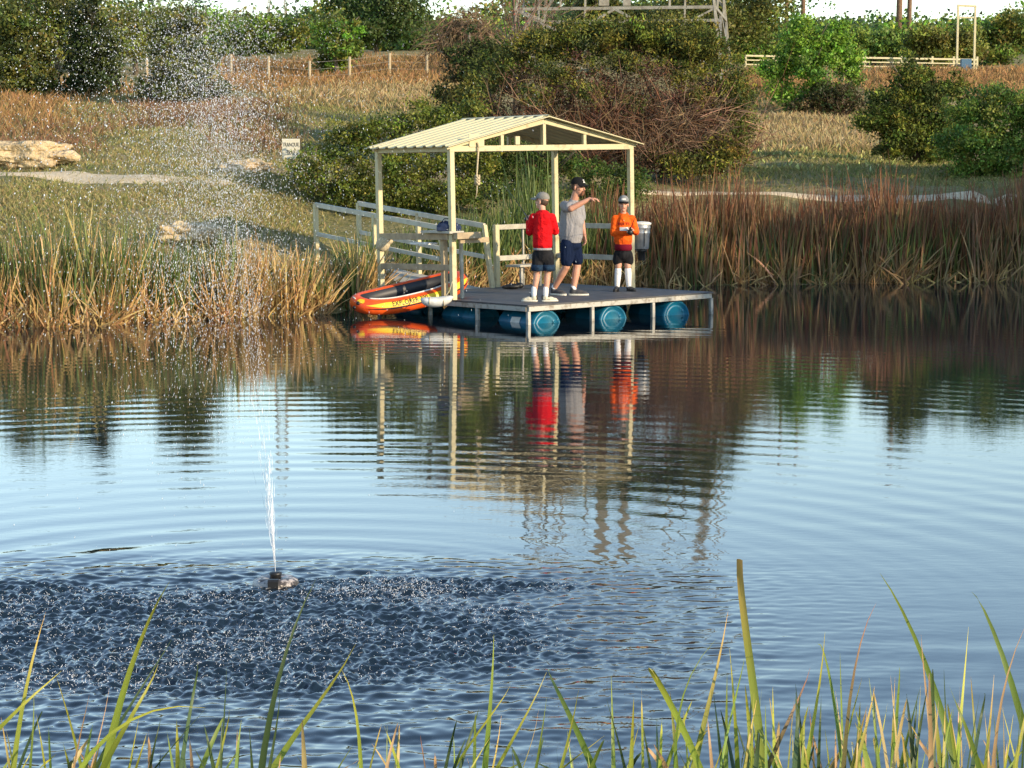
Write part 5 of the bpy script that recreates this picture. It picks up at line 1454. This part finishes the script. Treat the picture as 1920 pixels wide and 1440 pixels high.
V = np.concatenate([Va, Vb, Vc]); Fq = np.concatenate([Fa, Fb+len(Va), Fc+len(Va)+len(Vb)])
so = link('water_spray', np_mesh('water_spray', V, Fq), M['spray']); so.location = FO
tag(so, 'cloud of flying droplets thrown up by the fountain and falling left', 'spray', kind='stuff')
# splashes where the drops land
N = 14000
a = rng.uniform(0, 6.28, N); rr = np.sqrt(rng.random(N))
P = np.stack([FO[0]-.45+2.1*rr*np.cos(a), FO[1]-1.28+1.22*rr*np.sin(a), np.zeros(N)], -1)
k2 = rng.random(N) < .14
P[k2] = np.stack([FO[0]+.75+1.0*rr[k2]*np.cos(a[k2]), FO[1]-.08+.22*rr[k2]*np.sin(a[k2]), 0*rr[k2]], -1)
dens = np.array([mnoise.noise(Vector((p_[0]*1.3, p_[1]*2.2, 1.7))) for p_ in P])
hot = np.exp(-((P[:, 0]-FO[0]+2.0)/.7)**2-((P[:, 1]-FO[1]+.75)/.5)**2)+np.exp(-((P[:, 0]-FO[0]+.35)/.6)**2-((P[:, 1]-FO[1]+1.75)/.3)**2)
P = P[dens+.55*hot+rng.normal(size=N)*.25 > .12]; N = len(P)
P[:, 2] = np.abs(rng.normal(size=N))*.016+.004
V1_, F1 = drops(P, rng.uniform(.0007, .0023, N), rng.normal(size=(N, 3))+np.array([0, 0, .5]), rng.uniform(1, 4.5, N))
k = rng.choice(N, 1500); Dk = rng.normal(size=(1500, 3))*.8+np.array([0, 0, .6])      # little crowns and curls
V2, Q2, _ = strips(P[k], Dk, rng.uniform(.006, .022, 1500), rng.uniform(.0008, .0020, 1500), rng.normal(size=(1500, 3))*.010, np.ones((1500, 3)), np.ones((1500, 3)), 3, .3)
T2 = np.concatenate([Q2[:, [0, 1, 2]], Q2[:, [0, 2, 3]]])+len(V1_)
V1_, F1 = np.concatenate([V1_, V2]), np.concatenate([F1, T2])
so = link('splashes', np_mesh('splashes', V1_, F1), M['spray'])
tag(so, 'white splashing droplets dancing on the dark churned water', 'splash', kind='stuff')

# ------------------------------------------------------------------ cattail leaves in the foreground
KC = {'y': ((.22, .28, .04), (.50, .42, .06)), 'o': ((.24, .28, .05), (.66, .40, .13)), 'g': ((.13, .20, .035), (.26, .30, .06)), 'd': ((.05, .085, .03), (.07, .10, .035)), 'p': ((.40, .26, .13), (.58, .36, .2)), 'b': ((.10, .09, .035), (.30, .13, .08)), 't': ((.50, .38, .16), (.62, .42, .18))}
BL = [ # tip, points down to the frame's lower edge, width in photo px, colour, cut tip
 [(86,1147),(62,1240),(38,1330),(25,1440),12,'o',0],[(115,1258),(60,1310),(0,1360),(-60,1440),11,'y',0],[(106,1270),(122,1320),(138,1380),(153,1440),8,'y',0],[(318,1090),(268,1180),(232,1310),(195,1440),14,'y',0],
 [(297,1245),(270,1300),(235,1365),(192,1440),13,'y',0],[(385,1327),(310,1334),(235,1352),(155,1436),10,'y',0],[(323,1197),(280,1265),(235,1340),(180,1440),8,'d',0],[(365,1250),(358,1320),(350,1380),(338,1440),8,'d',0],
 [(425,1250),(422,1320),(418,1380),(414,1440),8,'d',0],[(593,1085),(552,1170),(522,1280),(490,1440),12,'d',0],[(667,1207),(612,1295),(568,1360),(512,1440),13,'y',0],[(640,1255),(660,1310),(673,1370),(676,1440),9,'y',0],
 [(430,1330),(424,1370),(416,1405),(406,1440),9,'y',0],[(205,1290),(195,1340),(184,1390),(170,1440),8,'p',0],[(388,1325),(345,1375),(318,1405),(290,1440),10,'d',0],[(168,1300),(157,1350),(148,1390),(138,1440),5,'p',0],
 [(63,1290),(63,1340),(60,1390),(56,1440),9,'g',0],[(68,1340),(73,1370),(79,1400),(84,1440),8,'y',0],[(525,1300),(520,1350),(512,1400),(505,1440),10,'d',0],[(2,1345),(8,1380),(13,1410),(18,1440),9,'o',0],
 [(275,1375),(268,1400),(261,1420),(255,1440),9,'y',0],[(445,1368),(444,1395),(443,1420),(442,1440),7,'t',0],
 [(926,1190),(922,1270),(916,1360),(908,1440),15,'g',0],[(957,1285),(920,1340),(885,1390),(850,1440),11,'y',0],[(1025,1260),(1000,1315),(970,1370),(932,1440),10,'y',0],[(1030,1255),(1058,1320),(1085,1378),(1112,1440),13,'g',0],
 [(1085,1293),(1076,1340),(1065,1390),(1052,1440),10,'y',0],[(1135,1378),(1110,1398),(1082,1418),(1055,1440),8,'y',0],[(1010,1330),(1002,1370),(992,1405),(980,1440),8,'o',0],[(1025,1307),(1019,1350),(1012,1400),(1005,1440),8,'g',0],
 [(940,1342),(936,1375),(930,1410),(924,1440),8,'o',0],[(897,1325),(886,1365),(875,1400),(862,1440),9,'d',0],[(748,1365),(746,1390),(743,1415),(740,1440),5,'d',0],[(788,1378),(791,1400),(794,1420),(797,1440),6,'b',0],[(850,1388),(851,1405),(852,1420),(852,1440),7,'g',0],
 [(1233,1272),(1262,1330),(1288,1380),(1312,1440),11,'y',1],[(1365,1147),(1344,1250),(1322,1350),(1300,1440),14,'o',0],[(1387,1048),(1400,1180),(1413,1310),(1432,1440),20,'o',1],[(1343,1198),(1300,1262),(1275,1340),(1262,1440),8,'g',0],
 [(1368,1215),(1374,1290),(1379,1360),(1383,1440),10,'y',0],[(1643,1130),(1610,1205),(1596,1310),(1580,1440),10,'b',0],[(1650,1075),(1688,1150),(1738,1240),(1790,1440),13,'g',0],[(1822,1110),(1868,1200),(1900,1290),(1935,1440),13,'g',0],
 [(1547,1185),(1538,1270),(1526,1350),(1510,1440),11,'y',0],[(1533,1207),(1556,1280),(1570,1350),(1578,1440),11,'g',0],[(1519,1252),(1492,1320),(1468,1375),(1438,1440),11,'b',0],[(1640,1287),(1630,1335),(1618,1390),(1604,1440),11,'o',0],
 [(1686,1250),(1683,1310),(1679,1370),(1673,1440),10,'g',0],[(1727,1190),(1734,1270),(1741,1350),(1750,1440),7,'p',0],[(1816,1175),(1808,1260),(1801,1350),(1793,1440),11,'y',0],[(1864,1265),(1859,1320),(1854,1380),(1848,1440),10,'t',0],
 [(1924,1170),(1900,1235),(1880,1300),(1862,1440),8,'p',0],[(1540,1300),(1538,1345),(1536,1390),(1534,1440),9,'d',0],[(1683,1345),(1690,1375),(1698,1405),(1706,1440),11,'o',0],[(1458,1368),(1457,1390),(1456,1415),(1455,1440),13,'t',1],
 [(1516,1315),(1520,1355),(1523,1400),(1526,1440),8,'b',0],[(1760,1315),(1756,1355),(1751,1400),(1745,1440),8,'t',0],[(1881,1325),(1882,1365),(1882,1400),(1883,1440),7,'o',0],[(1492,1300),(1494,1345),(1496,1390),(1498,1440),8,'d',0],
 [(1392,1240),(1378,1310),(1365,1370),(1350,1440),6,'g',0],[(1575,1225),(1577,1300),(1578,1370),(1580,1440),9,'g',0],[(1637,1290),(1640,1340),(1642,1390),(1644,1440),8,'d',0],[(1720,1300),(1716,1350),(1711,1400),(1706,1440),8,'d',0],
 [(1770,1255),(1772,1320),(1774,1380),(1776,1440),7,'d',0],[(1900,1340),(1896,1370),(1890,1405),(1884,1440),9,'y',0],[(1664,1318),(1656,1360),(1650,1400),(1642,1440),8,'y',0],[(1845,1300),(1838,1350),(1830,1395),(1822,1440),9,'d',0],[(1780,1330),(1786,1365),(1792,1400),(1798,1440),9,'t',0]]
PLN = [ # plants: range of base px, label
 (-100, 90, 'cattail clump with an orange-tipped leaf at the lower left corner'), (90, 215, 'cattail with a tall kinked yellow-green leaf, left foreground'), (215, 350, 'dark leaning cattail leaves right of the kinked yellow leaf'),
 (350, 460, 'short dark cattail left of the long bright slanting leaf'), (460, 700, 'cattail with one long bright leaf slanting right below the fountain'), (700, 870, 'sparse low cattail tips left of the bottom centre'),
 (870, 1030, 'cattail with dark pointed upright leaf at bottom centre'), (1030, 1130, 'cattail with a dark leaf slanting left, right of bottom centre'), (1130, 1345, 'cattail with orange-tipped leaf and broken straw leaf, left of the tallest blade'),
 (1345, 1470, 'cattail with the tallest cut-topped yellow and orange blade'), (1470, 1590, 'cattail with a brown curved leaf right of the tallest blade'), (1590, 1700, 'short cattail clump with orange tips between the curved brown leaf and the long dark leaf'),
 (1700, 1800, 'cattail with a long dark leaf arching left, right foreground'), (1800, 1990, 'cattail clump with a dark arching leaf at the lower right corner')]
for lo, hi, lab in PLN:
    mem = [b_ for b_ in BL if lo <= b_[3][0] < hi]
    # a few low tips of the same clump
    for k in range(20 if hi > 1130 else 8):
        bx = rng.uniform(max(lo, -20), min(hi, 1940)); ln = rng.normal()*22; ty = rng.uniform(1265 if hi > 1130 else 1340, 1430)
        mem.append([(bx+ln, ty), (bx+ln*.6, ty+(1440-ty)*.35+4), (bx+ln*.3, ty+(1440-ty)*.7+6), (bx, 1448), rng.uniform(6, 13), rng.choice(list('yyggdotpdgy')), 0])
    cx = np.mean([b_[3][0] for b_ in mem]); rt = at_y(cx, 1440, 5.1); z = gz(rt[0], rt[1])
    o = empty('cattail_plant', (rt[0], rt[1], z), lab, 'cattail', 'cattails in the foreground')
    for b_ in mem:
        Yd = 5.1+rng.uniform(-.7, .8)
        pts = [at_y(*q, Yd+dyy) for q, dyy in zip(b_[:4], (.12*rng.normal(), .05*rng.normal(), 0, 0))]
        low = pts[3]+(pts[3]-pts[2])*.6; g = gz(low[0], low[1])
        root = np.array([pts[3][0]*.6+low[0]*.4, low[1], min(g, low[2]-.1)-.02])
        ctrl = pts+[root]                      # tip .. root
        n = 14; vs = []; cs = []
        ctrl = np.array(ctrl[::-1]); tt = np.concatenate([[0], np.cumsum(np.linalg.norm(np.diff(ctrl, axis=0), axis=1))]); tt /= tt[-1]
        us = np.linspace(0, 1, n)
        # smooth curve through the points
        co = np.polyfit(tt, ctrl, 3); cur = np.stack([np.polyval(co[:, k], us) for k in range(3)], -1)
        cur += (ctrl[-1]-cur[-1])*us[:, None]**3
        w0 = b_[4]*Yd/F*(1.25 if b_[4] < 16 else .85)
        tw_ = rng.uniform(-.5, .5); yaw = rng.uniform(-.1, .8)
        cbase, ctip = (np.array(c) for c in KC[b_[5]])
        kj = np.exp(rng.normal()*.15)
        for i, u_ in enumerate(us):
            d = unit(cur[min(i+1, n-1)]-cur[max(i-1, 0)])
            a = yaw+tw_*u_
            side = unit(np.cross(d, np.array([math.sin(a), -math.cos(a), 0]))); nn = np.cross(side, d)
            w = w0*(1 if u_ < .45 else (1-(u_-.45)/.55*(.35 if b_[6] else .97)))*(.75+.5*min(u_*3, .5))
            vs += [cur[i]-side*w/2+nn*w*.12, cur[i], cur[i]+side*w/2+nn*w*.12]
            f = max(0, (u_-.62)/.38)**1.2
            c = (cbase*(1-f)+ctip*f)*kj*(1+.06*rng.normal())
            cs += [c*.92, c*1.06, c*.95]
        vs = np.array(vs)-np.array([rt[0], rt[1], z])
        Q = np.array([(i*3+j, i*3+j+1, (i+1)*3+j+1, (i+1)*3+j) for i in range(n-1) for j in range(2)])
        link('leaf', np_mesh('leaf', vs, Q, np.clip(np.array(cs), 0, 1), True), M['blade'], o)

# ------------------------------------------------------------------ render settings
scene.render.engine = 'CYCLES'
scene.cycles.use_denoising = True
scene.cycles.max_bounces = 6
scene.cycles.diffuse_bounces = 3
scene.cycles.transparent_max_bounces = 6
scene.cycles.sample_clamp_indirect = 6
